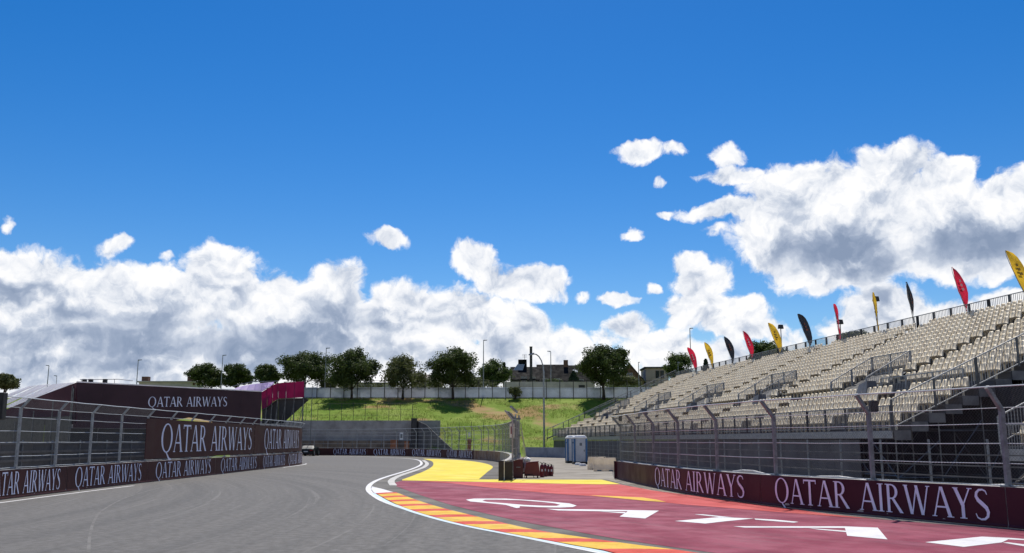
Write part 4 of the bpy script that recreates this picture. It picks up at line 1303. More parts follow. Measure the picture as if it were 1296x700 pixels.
tree_px(972, 432, 470, 24, 130, 'green treetop showing above the grandstand back rail', base_z=3, seed=21, leaf=1, group=row, n=4500)
tree_px(1080, 420, 450, 22, 120, 'thin treetop behind the grandstand rail below a yellow flag', base_z=3, seed=22, leaf=2, group=row, n=2500, sparse=.3)
tree_px(6, 474, 492, 16, 120, 'low leafy tree at the end of the white sloping sheets', base_z=3, seed=23, leaf=2, n=3000)
tree_px(592, 478, 499, 22, 166, 'low bushy shrub behind the hilltop hoarding', seed=24, leaf=2, n=3000, name='bush')
tree_px(545, 478, 500, 14, 166, 'small olive shrub behind the fence between two hilltop trees', seed=25, leaf=2, n=2400, name='bush')
tree_px(652, 489, 504, 8, 149.0, 'reddish green bush at the foot of the hoarding', base_z=8.5, seed=26, leaf=2, n=1500, name='bush', ls=.2)
tree_px(726, 470, 484, 5.5, 168, 'dark cone-shaped conifer below the roof window', seed=27, leaf=3, n=1800, name='conifer_tree', cone=True)
tree_px(700, 480, 494, 14, 170, 'hedge-like bush in front of the dark houses', seed=28, leaf=1, n=2200, name='bush')
tree_px(790, 476, 492, 22, 172, 'green garden hedge before the brick gable house', seed=29, leaf=2, n=2600, name='bush')
tree_px(415, 480, 500, 10, 158, 'young bushy tree beside the lamp at the fence start', seed=30, leaf=2, n=2000, name='bush')
tree_px(893, 455, 474, 4, 160, 'narrow dark conifer between the first two flags', base_z=8.0, seed=31, leaf=3, n=1500, name='conifer_tree', cone=True)
tree_px(638, 459, 480, 4, 178, 'slim conifer beside the dark roofs', seed=32, leaf=3, n=1200, name='conifer_tree', cone=True)

# ------------------------------------------------------------------ houses beyond the hoarding
m_slate = M('dark_slate_roof', (.012, .012, .013), .95, spec=.1, var=.15, scale=1.5, bump=.4, bscale=8)
m_brick = M('brown_brick_wall', (.16, .085, .06), .9, var=.15, scale=1.5, bump=.3, bscale=12)
m_pale = M('pale_house_wall', (.50, .46, .42), .85, var=.08, scale=.8, bump=.2, bscale=12)
m_pink = M('pinkish_render', (.46, .36, .33), .85, var=.08, scale=.8, bump=.2, bscale=12)
m_darkwall = M('dark_house_wall', (.07, .06, .055), .9, var=.12, scale=1)
m_glass = M('window_glass', (.03, .035, .045), .12, var=.05, scale=1, spec=.8)
m_sky = M('roof_window_glass', (.6, .63, .66), .15, var=.03, scale=1)
m_lightroof = M('pale_grey_roof', (.42, .43, .45), .5, var=.1, scale=1)


def house(u0, u1, v_eave, v_ridge, Y, wallm, roofm, label, depth=9.0, gable=False, wins=(), chimney=None, skylight=None, base_z=HILL_Z):
    """walls, pitched roof; gable=True turns the gable end to the track"""
    a, b = dep(u0, v_eave, Y), dep(u1, v_eave, Y); zr = dep((u0 + u1) / 2, v_ridge, Y).z
    x0, x1, ze = a.x, b.x, a.z
    root = thing('house', label, 'house', ((x0 + x1) / 2, Y, base_z))
    mb = MB(); o = .35
    y0, y1 = Y, Y + depth
    if gable:
        xm = (x0 + x1) / 2
        mb.prism([(x0, y0, base_z - .3), (x1, y0, base_z - .3), (x1, y0, ze), (xm, y0, zr - .12), (x0, y0, ze)], (0, depth, 0)).build('wall', wallm, root)
        rf = MB()
        for s in (0, 1):
            xe = x0 - o if s == 0 else x1 + o; zz = ze - (zr - ze) * o / (xm - x0)
            rf.hexa([(xe, y0 - o, zz), (xm, y0 - o, zr), (xm, y1 + o, zr), (xe, y1 + o, zz)], [(xe, y0 - o, zz + .14), (xm, y0 - o, zr + .14), (xm, y1 + o, zr + .14), (xe, y1 + o, zz + .14)])
    else:
        ym = (y0 + y1) / 2
        mb.prism([(x0, y0, base_z - .3), (x0, y1, base_z - .3), (x0, y1, ze), (x0, ym, zr - .12), (x0, y0, ze)], (x1 - x0, 0, 0)).build('wall', wallm, root)
        rf = MB()
        for s in (0, 1):
            ye = y0 - o if s == 0 else y1 + o; zz = ze - (zr - ze) * o / (ym - y0)
            rf.hexa([(x0 - o, ye, zz), (x1 + o, ye, zz), (x1 + o, ym, zr), (x0 - o, ym, zr)], [(x0 - o, ye, zz + .14), (x1 + o, ye, zz + .14), (x1 + o, ym, zr + .14), (x0 - o, ym, zr + .14)])
    roof = rf.build('roof', roofm, root)
    if chimney:
        c = dep(chimney, v_ridge - 3, Y + depth * .45); MB().box((c.x, c.y, c.z - .9), (.9, .6, 2.2)).build('chimney', m_brick, roof)
    if skylight:
        c = dep(skylight[0], skylight[1], Y + depth * .2)
        s = (zr - ze) / (depth / 2)
        MB().hexa([(c.x - .5, c.y - .3, c.z + .0 - .3 * s), (c.x + .5, c.y - .3, c.z + .0 - .3 * s), (c.x + .5, c.y + .3, c.z + .0 + .3 * s), (c.x - .5, c.y + .3, c.z + .0 + .3 * s)], [(c.x - .5, c.y - .3, c.z + .12 - .3 * s), (c.x + .5, c.y - .3, c.z + .12 - .3 * s), (c.x + .5, c.y + .3, c.z + .12 + .3 * s), (c.x - .5, c.y + .3, c.z + .12 + .3 * s)]).build('skylight', m_sky, roof)
    for (u, v) in wins:
        c = dep(u, v, Y)
        w = MB().box((c.x, Y - .04, c.z), (1.2, .1, 1.3)).build('window', m_pale, root)
        MB().box((c.x, Y - .10, c.z), (1.02, .03, 1.12)).build('pane', m_glass, w)
    return root


house(682, 719, 482, 460, 186, m_darkwall, m_slate, 'dark slate roofed house with a brick chimney at its right end', chimney=716, wins=[(690, 483), (705, 483)])
house(719, 748, 483, 461, 190, m_darkwall, m_slate, 'dark roofed house with one bright roof window', skylight=(728, 470), wins=[(735, 484)])
house(780, 815, 482, 461, 188, m_brick, m_slate, 'brown brick house with a steep gable behind the big tree', gable=True, wins=[(797, 476)])
house(648, 681, 480, 463, 182, m_darkwall, m_slate, 'low dark hall with a broad slate roof below a tall flue', wins=[(663, 481), (674, 481)])
house(455, 492, 484, 472, 196, m_pale, m_lightroof, 'pale house with light grey roof between two hilltop trees', wins=[(465, 488), (480, 488)])
house(520, 556, 484, 473, 196, m_brick, M('brown_tile_roof', (.07, .05, .042), .8, var=.15, scale=1.5), 'brown tiled house between the olive tree and the broad tree', wins=[(530, 488), (545, 488)])
house(430, 452, 488, 478, 192, m_pale, m_slate, 'small pale house partly behind the round hilltop tree', gable=True, wins=[(441, 486)])
# roof lantern on the hall
lant = dep(660, 455, 186)
lt = thing('roof_lantern', 'boxy dark roof lantern with a pale sloping side above the hall', 'roof turret', (lant.x, 186.5, lant.z - 4.5))
MB().box((lant.x + .2, 186.8, lant.z - 2.0), (1.9, 1.6, 4.0), 0, .9).build('turret', m_slate, lt)
a, b, c, d = dep(646, 474, 184.6), dep(660, 474, 184.6), dep(664, 461, 186), dep(655, 461, 186)
MB().prism([a, b, c, d], (0, .25, .05)).build('pale_slope', m_lightroof, lt)
# tall flue
fl = dep(672, 439, 181); flb = dep(672, 500, 181)
ch = thing('flue_pipe', 'tall plain black flue pipe rising above the dark roofs', 'chimney', (fl.x, 181, HILL_Z))
MB().tube([(fl.x, 181, HILL_Z), (fl.x, 181, fl.z)], .27, 12).build('pipe', m_fpost, ch)
MB().tube([(fl.x, 181, fl.z - .12), (fl.x, 181, fl.z + .05)], .31, 12).build('rim', m_fpost, ch)
# aerial on the turret
ae = dep(664, 449, 186.8)
an = thing('aerial', 'thin television aerial on the dark roof lantern', 'aerial', (ae.x, 186.8, lant.z - .2))
MB().tube([(ae.x, 186.8, lant.z - .3), (ae.x, 186.8, ae.z)], .04, 5).build('mast', m_fpost, an)
for k in range(3): MB().tube([(ae.x - .5, 186.8, ae.z - .25 * k), (ae.x + .5, 186.8, ae.z - .25 * k)], .025, 5).build('rod', m_fpost, an)
# flat-roofed building
Yf = 192; a, b = dep(817, 468, Yf), dep(846, 468, Yf)
fb = thing('flat_roof_building', 'pinkish white flat-roofed building beside the grandstand top corner', 'building', ((a.x + b.x) / 2, Yf, HILL_Z))
MB().box(((a.x + b.x) / 2, Yf + 3.5, (a.z + HILL_Z) / 2), (b.x - a.x, 7, a.z - HILL_Z + .6), .0).build('wall', m_pink, fb)
MB().box(((a.x + b.x) / 2, Yf + 3.5, a.z + .45), (b.x - a.x + .5, 7.5, .32)).build('roof', m_darkwall, fb)
for u in (832, 838):
    c = dep(u, 474, Yf); w = MB().box((c.x, Yf - .05, c.z), (.75, .12, 1.6)).build('window', m_darkwall, fb); MB().box((c.x, Yf - .12, c.z), (.6, .03, 1.4)).build('pane', m_glass, w)
# long beige roof behind the maroon stand
a, b = dep(176, 484, 165), dep(243, 484, 165)
lb = thing('long_low_building', 'long low beige roofed building behind the maroon stand', 'building', ((a.x + b.x) / 2, 165, HILL_Z - 2))
MB().box(((a.x + b.x) / 2, 168, (a.z + HILL_Z) / 2 - 1), (b.x - a.x, 6, a.z - HILL_Z + 2)).build('wall', m_pale, lb)
MB().box(((a.x + b.x) / 2, 168, a.z + .12), (b.x - a.x + .6, 6.6, .24)).build('roof', m_render, lb)
for u in (182, 240): 
    c = dep(u, 481, 165); MB().box((c.x, 166, c.z - .1), (1.2, 1, 1.5)).build('chimney', m_brick, lb)

# ------------------------------------------------------------------ lamp posts
m_lamp = M('grey_lamp_post', (.30, .31, .32), .45, metal=.4, var=.1, scale=3)


def street_lamp(u, v_top, Y, base_z, label, arm=-.9, r=.085, bow=False):
    t = dep(u, v_top, Y); x = t.x; root = thing('street_lamp', label, 'street lamp', (x, Y, base_z), 'street lamps on the hill')
    zt_ = t.z
    if bow:
        pts = [(x, Y, base_z - .2), (x, Y, zt_ - 2.6)] + [(x + arm * (1 - math.cos(q)), Y, zt_ - 2.6 + 2.5 * math.sin(q)) for q in (.35, .7, 1.05, 1.35, 1.57)]
        MB().tube(pts, [r * 1.3, r] + [r * .7] * 5, 8).build('pole', m_lamp, root)
        MB().hexa([(x + arm * 1.0 - .02, Y - .16, zt_ - .2), (x + arm * 1.0 - .02, Y + .16, zt_ - .2), (x + arm * 1.6, Y + .13, zt_ - .28), (x + arm * 1.6, Y - .13, zt_ - .28)], [(x + arm, Y - .12, zt_ + .06), (x + arm, Y + .12, zt_ + .06), (x + arm * 1.58, Y + .08, zt_ - .12), (x + arm * 1.58, Y - .08, zt_ - .12)]).build('lamp_head', m_lamp, root)
    else:
        MB().tube([(x, Y, base_z - .2), (x, Y, zt_)], [r * 1.2, r * .7], 8).build('pole', m_lamp, root)
        hd = MB().hexa([(x - .03, Y - .13, zt_ - .05), (x - .03, Y + .13, zt_ - .05), (x + arm, Y + .1, zt_ + .02), (x + arm, Y - .1, zt_ + .02)], [(x - .03, Y - .12, zt_ + .1), (x - .03, Y + .12, zt_ + .1), (x + arm, Y + .08, zt_ + .12), (x + arm, Y - .08, zt_ + .12)]).build('lamp_head', m_lamp, root)


street_lamp(413, 441, 151.2, HILL_Z, 'slim lamp post between the wide tree and the round tree', .6)
street_lamp(612, 431, 151.2, HILL_Z, 'tall lamp post in front of the white hoarding', .6)
street_lamp(697, 445, 158, HILL_Z, 'thin lamp post rising behind the hoarding before the dark roof', -.6)
street_lamp(282, 450, 158, HILL_Z, 'thin lamp post between two dark trees behind the maroon stand', .6)
street_lamp(175, 456, 150, 6, 'thin lamp post above the long beige roof', .6)
street_lamp(62, 463, 150, 6, 'thin lamp post above the white sloping sheets', -.5)
street_lamp(72, 476, 160, 6, 'short thin lamp post beside the taller one above the white sheets', -.5, r=.06)
street_lamp(808, 459, 160, HILL_Z, 'thin white post in front of the brick gable house', .25)
street_lamp(873, 416, 150, 7, 'thin lamp post behind the first red flag', .55)
street_lamp(688, 447, 121, .3, 'tall bowed lamp post at the foot of the embankment', -1.25, r=.11, bow=True)
street_lamp(858, 459, 150, 7, 'short lamp post beside the grandstand top corner', .3, r=.06)

# ------------------------------------------------------------------ retaining wall at the embankment foot
m_ret = M('grey_retaining_concrete', (.40, .385, .36), .9, var=.12, scale=.6, bump=.4, bscale=12, stain=((.14, .13, .12), .35, .5, .7, .6))
ret = thing('retaining_wall', 'grey concrete retaining wall holding the foot of the green embankment', 'wall', (-26, 130.8, 0))
x = -62.0
while x < -13.5:
    MB().box((x + 1.99, 129.75, 2.25), (3.98, .4, 4.9)).build('wall_panel', m_ret, ret); x += 4
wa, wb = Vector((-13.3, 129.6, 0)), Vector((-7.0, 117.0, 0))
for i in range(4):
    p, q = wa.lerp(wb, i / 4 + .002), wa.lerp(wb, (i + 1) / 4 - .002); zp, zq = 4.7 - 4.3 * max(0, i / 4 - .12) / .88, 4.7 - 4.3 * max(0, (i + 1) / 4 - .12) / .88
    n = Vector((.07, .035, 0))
    MB().hexa([p - UPZ * .1, q - UPZ * .1, q + n - UPZ * .1, p + n - UPZ * .1], [p + UPZ * zp, q + UPZ * zq, q + n + UPZ * zq, p + n + UPZ * zp]).build('wing_panel', M('shade_darkened_concrete', (.12, .115, .11), .9, var=.15, scale=.6, bump=.4, bscale=12), ret)  # concrete colour darkened so the wing reads as lying in shade
tag(MB().box((-13.6, 129.1, 2.5), (.85, .7, 5.0), 0, .92).build('dark_column', m_fpost), 'black wrapped column at the end of the grey retaining wall', 'column')
thin = thing('post_and_wire_fence', 'thin post and wire fence along the foot of the grassy embankment', 'fence', (-15, 130, 3))
for i in range(26):
    u = 372 + 15 * i if i < 18 else 372 + 15 * i
    Yp = 131.4 if u < 530 else 124.0
    p = dep(u, 530, Yp); zb_ = hill(p.x, Yp)
    if u < 640: MB().tube([(p.x, Yp, zb_ - .2), (p.x, Yp, zb_ + 2.6)], .035, 5).build('post', m_fpost, thin)
for h in (.9, 1.7, 2.5): MB().tube([(-31, 131.4, 4.6 + h), (-13.4, 131.4, 4.6 + h)], .015, 4).build('wire', m_fpost, thin)
m_board = M('brown_boarding', (.21, .165, .115), .85, var=.15, scale=1.2, bump=.3, bscale=9, col2=(.14, .105, .075))
bd = thing('board_hoarding', 'brown boarded hoarding below the grey retaining wall', 'hoarding', (-22, 128.6, 0))
x = -34.0
while x < -14.2:
    MB().box((x + .98, 128.6 + .02 * (int(x) % 2), .95), (1.94, .06, 1.95)).build('board', m_board, bd); x += 2
m_orange = M('rust_orange_board', (.33, .12, .045), .7, var=.15, scale=1.5)
for (u, v0, v1, lab) in ((499, 557, 567, 'rust orange utility box beside the brown hoarding'), (515, 559, 567, 'smaller rust orange utility box nearer the black column'), (594, 556, 568, 'narrow rust orange utility cabinet on the grass behind the far fence')):
    Yb = 127.0 if u < 560 else 108.0
    p = dep(u, v0, Yb); w = (9 if u < 510 else 4.5 if u > 560 else 6) / F_PX * Yb
    rt = thing('utility_box', lab, 'utility box', (p.x, Yb, 0)); MB().box((p.x, Yb, p.z / 2), (w, .7, p.z), 0, .98).build('case', m_orange, rt, bevel=.03); MB().box((p.x, Yb, p.z + .03), (w + .1, .8, .07)).build('lid', m_orange, rt)
lw_ = thing('low_blue_grey_wall', 'low blue-grey concrete wall at the end of the access road', 'wall', (5, 108, 0))
for i in range(5):
    p, q = Vector((1.6 + 1.25 * i, 112 - 2.0 * i, 0)), Vector((1.6 + 1.25 * (i + 1) - .02, 112 - 2.0 * (i + 1) + .03, 0))
    MB().hexa([p, q, q + Vector((.25, .15, 0)), p + Vector((.25, .15, 0))], [p + UPZ * 1.15, q + UPZ * 1.15, q + Vector((.25, .15, 1.15)), p + Vector((.25, .15, 1.15))]).build('wall_panel', M('blue_grey_concrete', (.22, .25, .30), .85, var=.1, scale=1), lw_)
MB().tube([(4.0, 122, 0), (3.4, 126, 9)], .01, 4)

# ------------------------------------------------------------------ wrapped maroon stand on the left
m_wrap = M('dark_plum_sheet', (.034, .004, .015), .55, var=.12, scale=.35, bump=.35, bscale=.9)
m_wrap2 = M('plum_net_sheet', (.10, .02, .045), .7, var=.12, scale=.35, bump=.35, bscale=.9, trans=.35)
m_white_sheet = M('white_sheet', (.86, .84, .86), .55, trans=.35, var=.08, scale=.6, bump=.2, bscale=2)
C0, C1 = Vector((-38.0, 80.0, 0)), Vector((-26.0, 95.0, 0))
cx_ = dep(97, 484, 80.0); C0 = Vector((cx_.x, 80.0, 0)); c1_ = dep(331, 496, 95.0); C1 = Vector((c1_.x, 95.0, 0))
ZW0, ZW1 = cx_.z, c1_.z
mst = thing('wrapped_stand', 'dark maroon sheeted stand with pale lettering behind the left fence', 'grandstand', ((C0.x + C1.x) / 2, (C0.y + C1.y) / 2, 0))
nW = 8; bk = []
for i in range(nW):
    f0, f1 = i / nW + .0001, (i + 1) / nW - .0001
    p, q = C0.lerp(C1, f0), C0.lerp(C1, f1); z0, z1 = ZW0 + (ZW1 - ZW0) * f0, ZW0 + (ZW1 - ZW0) * f1
    th = Vector((-.03, .024, 0))
    bk.append(MB().hexa([p + UPZ * 3.0, q + UPZ * 3.0, q + th + UPZ * 3.0, p + th + UPZ * 3.0], [p + UPZ * z0, q + UPZ * z1, q + th + UPZ * z1, p + th + UPZ * z0]).build('back_sheet', m_wrap, mst))
cd = (C1 - C0).normalized(); cn = Vector((cd.y, -cd.x, 0))
CL = (C1 - C0).length
def on_back(u): return min((abs(pix(C0.lerp(C1, k / 400) + UPZ * 6)[0] - u), k / 400) for k in range(401))[1]


b0, b1 = on_back(188), on_back(287.5)
lettering(lambda x, y, l: C0.lerp(C1, b0 + (b1 - b0) * x) + cn * (.03 + l) + UPZ * (dep(188, 515, C0.lerp(C1, b0).y).z * (1 - x) + dep(287, 514.2, C0.lerp(C1, b1).y).z * x + .92 * y), m_letter, mst)
MB().bar(C0 + UPZ * (ZW0 + .05), C1 + UPZ * (ZW1 + .05), .08, .10).build('top_edge', m_white_sheet, mst)
# sloping left side, towards the camera's left
def sidept(u, v, f): return dep(u, v, 80.0 + 13.0 * f)


side_px = [((97, 484), (97, 537), 0.0), (( 70, 494), (70, 537), .25), ((42, 504.5), (42, 537.5), .5), ((14, 515.5), (14, 538), .8), ((-12, 526), (-12, 538.5), 1.0)]
for (t0, lo0, f0), (t1, lo1, f1) in zip(side_px, side_px[1:]):
    a, b, c, d = sidept(*lo0, f0), sidept(*lo1, f1), sidept(*t1, f1), sidept(*t0, f0)
    MB().prism([a, b, c, d], (.02, .05, 0)).build('side_sheet', m_wrap2, mst)
# white sheets laid over the sloping side, each strip set back behind the one below
edges_lo = [(95, 484.3), (66, 498), (40, 510), (14, 522), (-14, 535)]
edges_hi = [(91, 483.6), (46, 487.4), (0, 504), (-30, 516)]
strips = [((94, 484.2), (58, 501), (50, 501), (86, 484.5)), ((84, 484.7), (40, 505), (15, 516), (3, 516), (66, 486.2)), ((63, 486.4), (0, 515.5), (-12, 516), (48, 487.5)), ((45, 487.8), (-6, 510), (-25, 513), (36, 488.8))]
for k, poly in enumerate(strips):
    pts = [dep(u, v, 80.5 + (97 - u) / 111 * 13.0 + .15 * k + max(0, (484 + (97 - u) * .463) - v) * .5) for (u, v) in poly]
    MB().prism(pts, (.02, .06, .0)).build('white_sheet', m_white_sheet, mst)
for i in range(9):
    p = C0.lerp(C1, i / 8) + Vector((-.5, .4, 0)); MB().tube([p, p + UPZ * (ZW0 - .3)], .05, 6).build('scaffold_upright', m_scaf, mst)
for k in range(4):
    p = C0 + (Vector((-15, 12, 0)).normalized() * (3.6 * k + .4)); MB().tube([p, p + UPZ * max(3.2, ZW0 - .5 - .9 * k)], .05, 6).build('scaffold_upright', m_scaf, mst)
# black sheets painting the shadow in the gap below the stand
for i in range(nW):
    p, q = C0.lerp(C1, i / nW + .001) - cn * .3, C0.lerp(C1, (i + 1) / nW - .001) - cn * .3
    MB().hexa([p, q, q - cn * .03, p - cn * .03], [p + UPZ * 2.98, q + UPZ * 2.98, q - cn * .03 + UPZ * 2.98, p - cn * .03 + UPZ * 2.98]).build('foot_shadow_sheet', m_fpost, mst)
for k in range(4):
    d_ = Vector((-15, 12, 0)).normalized(); p, q = C0 + d_ * (5 * k + .3), C0 + d_ * (5 * k + 5.2)
    MB().hexa([p, q, q + Vector((0, .04, 0)), p + Vector((0, .04, 0))], [p + UPZ * 4.0, q + UPZ * 4.0, q + Vector((0, .04, 4.0)), p + Vector((0, .04, 4.0))]).build('foot_shadow_sheet', m_fpost, mst)
# top-of-stand clutter: rail and small dark boxes
MB().tube([dep(101, 480.5, 83), dep(150, 480, 84), dep(168, 482, 85)], .03, 5).build('top_rail', m_galv, mst)
for u in (103, 112, 132, 145): MB().tube([dep(u, 480, 83.5), dep(u, 486, 83.5)], .025, 5).build('rail_post', m_galv, mst)
for u in (107, 115, 133): 
    c = dep(u, 482.3, 83.5); MB().box(c, (.32, .3, .36)).build('speaker_box', m_black, mst)

# ------------------------------------------------------------------ pink sheeted stand
m_pinks = M('magenta_sheet', (.42, .024, .16), .6, var=.12, scale=.5, bump=.3, bscale=1.2, trans=.6)
m_lav = M('lavender_seat_panel', (.55, .42, .72), .6, trans=.3, var=.08, scale=.8)
pst = thing('sheeted_stand', 'small stand with magenta side sheets and lavender seats on the slope', 'grandstand', (-28, 118, 0))
PY = 116.0
cols = [(331, 496.5, 518), (338, 492, 515), (345, 487.6, 509), (352, 485, 504.5), (362, 484, 504), (373, 483.4, 503.6), (385, 482.8, 503)]
for (u0, a0, z0), (u1, a1, z1) in zip(cols, cols[1:]):
    MB().prism([dep(u0 + .12, z0, PY), dep(u1 - .12, z1, PY), dep(u1 - .12, a1, PY), dep(u0 + .12, a0, PY)], (0, .05, 0)).build('side_sheet', m_pinks, pst)
for (u0, a0, z0) in cols:
    t = dep(u0, a0 - .6, PY + .1); MB().tube([(t.x, PY + .15, max(0, hill(t.x, PY))), (t.x, PY + .15, t.z)], .045, 6).build('scaffold_upright', m_scaf, pst)
    MB().tube([(t.x, PY + 5, 0), (t.x, PY + 5, t.z - .3)], .045, 6).build('scaffold_upright', m_scaf, pst)
for i, ((u0, a0, z0), (u1, a1, z1)) in enumerate(zip(cols, cols[1:])):
    p, q = dep(u0, z0 + 1, PY + .2), dep(u1, z1 + 1, PY + .2)
    MB().tube([p, q], .04, 5).build('scaffold_ledger', m_scaf, pst)
    MB().tube([(p.x, PY + .2, 1.0), (q.x, PY + .2, q.z - .3)], .035, 5).build('scaffold_brace', m_scaf, pst)
lo = [(294, 493.5), (303, 494), (312, 494.6), (321, 495.3), (330, 496), (337, 491.5), (345, 487)]
hi = [(301, 490), (308, 488.4), (316, 487), (324, 485.8), (332, 484.8), (340, 484.0), (347, 483.4)]
for k in range(6):
    MB().prism([dep(*lo[k], PY + .9), dep(lo[k + 1][0] - .3, lo[k + 1][1], PY + .9), dep(hi[k + 1][0] - .3, hi[k + 1][1], PY + 2.2), dep(*hi[k], PY + 2.2)], (0, .1, -.05)).build('seat_panel', m_lav, pst)
MB().tube([dep(294, 489, PY + 4), dep(318, 483.4, PY + 4), dep(352, 482.4, PY + 4)], .04, 5).build('top_rail', m_galv, pst)
for poly in ([(331.5, 517.5), (352, 505), (352, 536), (331.5, 536)], [(352.2, 505), (385, 503.5), (391, 506), (358, 536), (352.2, 536)]):
    MB().prism([dep(u, v, PY + .6) for u, v in poly], (0, .05, 0)).build('shadow_sheet', m_fpost, pst)  # black sheets cut to the outline of the shadow under the stand

# ------------------------------------------------------------------ portable toilets
m_tblue = M('blue_toilet_panel', (.05, .16, .34), .4, var=.08, scale=2)
m_twhite = M('white_toilet_panel', (.78, .78, .78), .4, trans=.25, var=.06, scale=2)


def toilet(x, y, rz, label):
    root = thing('portable_toilet', label, 'portable toilet', (x, y, 0), 'portable toilets')
    def L(p): return (x + p[0] * math.cos(rz) - p[1] * math.sin(rz), y + p[0] * math.sin(rz) + p[1] * math.cos(rz), p[2])
    def bx(c, s, name, mat, par=None, bev=0.0, tp=1.0): return MB().box(L(c), s, rz, tp).build(name, mat, par or root, bevel=bev)
    bx((0, 0, .09), (1.14, 1.14, .17), 'base', m_black)
    bx((0, 0, 1.14), (1.02, 1.02, 1.94), 'body', m_twhite)
    for i in (-1, 1):
        for j in (-1, 1): bx((i * .50, j * .50, 1.13), (.16, .16, 1.9), 'corner_post', m_tblue, bev=.03)
    dr = bx((0, -.53, 1.10), (.74, .05, 1.78), 'door', m_twhite)
    bx((.30, -.565, 1.1), (.05, .03, .16), 'handle', m_black, dr)
    bx((.02, -.56, 1.62), (.20, .012, .24), 'sign', m_galv_dark, dr)
    bx((-.53, 0, 1.75), (.02, .5, .12), 'vent', m_galv_dark)
    bx((0, 0, 2.16), (1.14, 1.14, .12), 'roof', m_white, bev=.03)
    bx((0, 0, 2.28), (1.06, 1.06, .16), 'roof_dome', m_white, tp=.78, bev=.02)
    p = L((.35, .35, 0)); MB().tube([(p[0], p[1], 2.2), (p[0], p[1], 2.55)], .05, 8).build('vent_pipe', m_black, root)


t0 = gnd(733.5, 587.3); toilet(t0.x + .05, t0.y + .6, .10, 'blue cornered white portable toilet showing its door, beside the beige barriers')
t1 = gnd(722, 586.3); toilet(t1.x + .28, t1.y + 1.3, .10, 'blue cornered white portable toilet mostly behind its twin')

# ------------------------------------------------------------------ beige water-filled barriers
m_beige = M('beige_plastic_barrier', (.88, .79, .65), .55, var=.06, scale=2.5, trans=.5, stain=((.55, .47, .37), 1.5, .5, .72, .5))


def barrier(c, rz, L_, label):
    root = thing('plastic_barrier', label, 'barrier', (c.x, c.y, 0), 'beige plastic barriers')
    prof = [(-.30, .0), (-.30, .14), (-.27, .20), (-.17, .42), (-.15, .76), (-.11, .84), (.11, .84), (.15, .76), (.17, .42), (.27, .20), (.30, .14), (.30, 0)]
    ca, sa = math.cos(rz), math.sin(rz)
    mb = MB()
    for k, (t, sc) in enumerate(((-.5, .82), (-.47, 1.0), (-.06, 1.0), (-.04, .93), (.04, .93), (.06, 1.0), (.47, 1.0), (.5, .82))):
        for (py, pz) in prof:
            lx, ly = t * L_, py * sc
            mb.v.append((c.x + lx * ca - ly * sa, c.y + lx * sa + ly * ca, pz * (sc if pz > .5 else 1)))
    n = len(prof)
    for i in range(7):
        for j in range(n): mb.f.append((i * n + j, i * n + (j + 1) % n, (i + 1) * n + (j + 1) % n, (i + 1) * n + j))
    mb.f.append(tuple(range(n))); mb.f.append(tuple(7 * n + j for j in reversed(range(n))))
    mb.build('shell', m_beige, root)
    MB().lathe((c.x, c.y, .83), [(.06, 0), (.06, .04), (.03, .05)], 10).build('filler_cap', m_black, root)
    for t in (-.25, .25):
        MB().box((c.x + t * L_ * ca, c.y + t * L_ * sa, .05), (.26, .64, .08), rz).build('fork_slot', m_galv_dark, root)


b0_ = gnd(752, 594.5); barrier(b0_ + Vector((.25, .4, 0)), .25, 1.25, 'beige plastic barrier next to the portable toilets')
b1_ = gnd(765, 596.5); barrier(b1_ + Vector((.05, .2, 0)), -.05, 1.45, 'beige plastic barrier against the end of the maroon wall')
# white plastic feet lying by the toilets
for k, (u, v) in enumerate(((731.5, 588.6), (737.5, 589.8))):
    p = gnd(u, v)
    o = MB().box((p.x, p.y, .09), (.55, .3, .18), .3 * k, .7).build('barrier_foot', m_white, bevel=.03)
    tag(o, ('white plastic block lying at the toilet base' if k == 0 else 'white plastic block lying between the toilets and the beige barriers'), 'block')

# ------------------------------------------------------------------ marshal's kit at the wall end
m_kitred = M('dark_red_metal', (.17, .006, .013), .42, var=.08, scale=3)
m_kitred2 = M('deep_maroon_case', (.12, .010, .018), .45, var=.08, scale=3)
m_rubber = M('black_rubber', (.02, .02, .02), .7, var=.1, scale=5)
m_hose = M('grey_hose', (.42, .42, .42), .6, var=.1, scale=5)
KY = 45.3


def kp(u, v=606): return gnd(u, v)


def box_px(root, name, u0, u1, v0, v1, mat, depth=.5, taper=1.0, vb=None, dy=0.0, bevel=.02, rz=0.0):
    """case standing on the ground between two pixel columns; v1 its foot, v0 its top"""
    a, b = gnd(u0, v1), gnd(u1, v1); Y = (a.y + b.y) / 2 + dy
    zt_ = dep(u0, v0, Y).z
    return MB().box(((a.x + b.x) / 2, Y + depth / 2, zt_ / 2), (b.x - a.x, depth, zt_), rz, taper).build(name, mat, root, bevel=bevel)


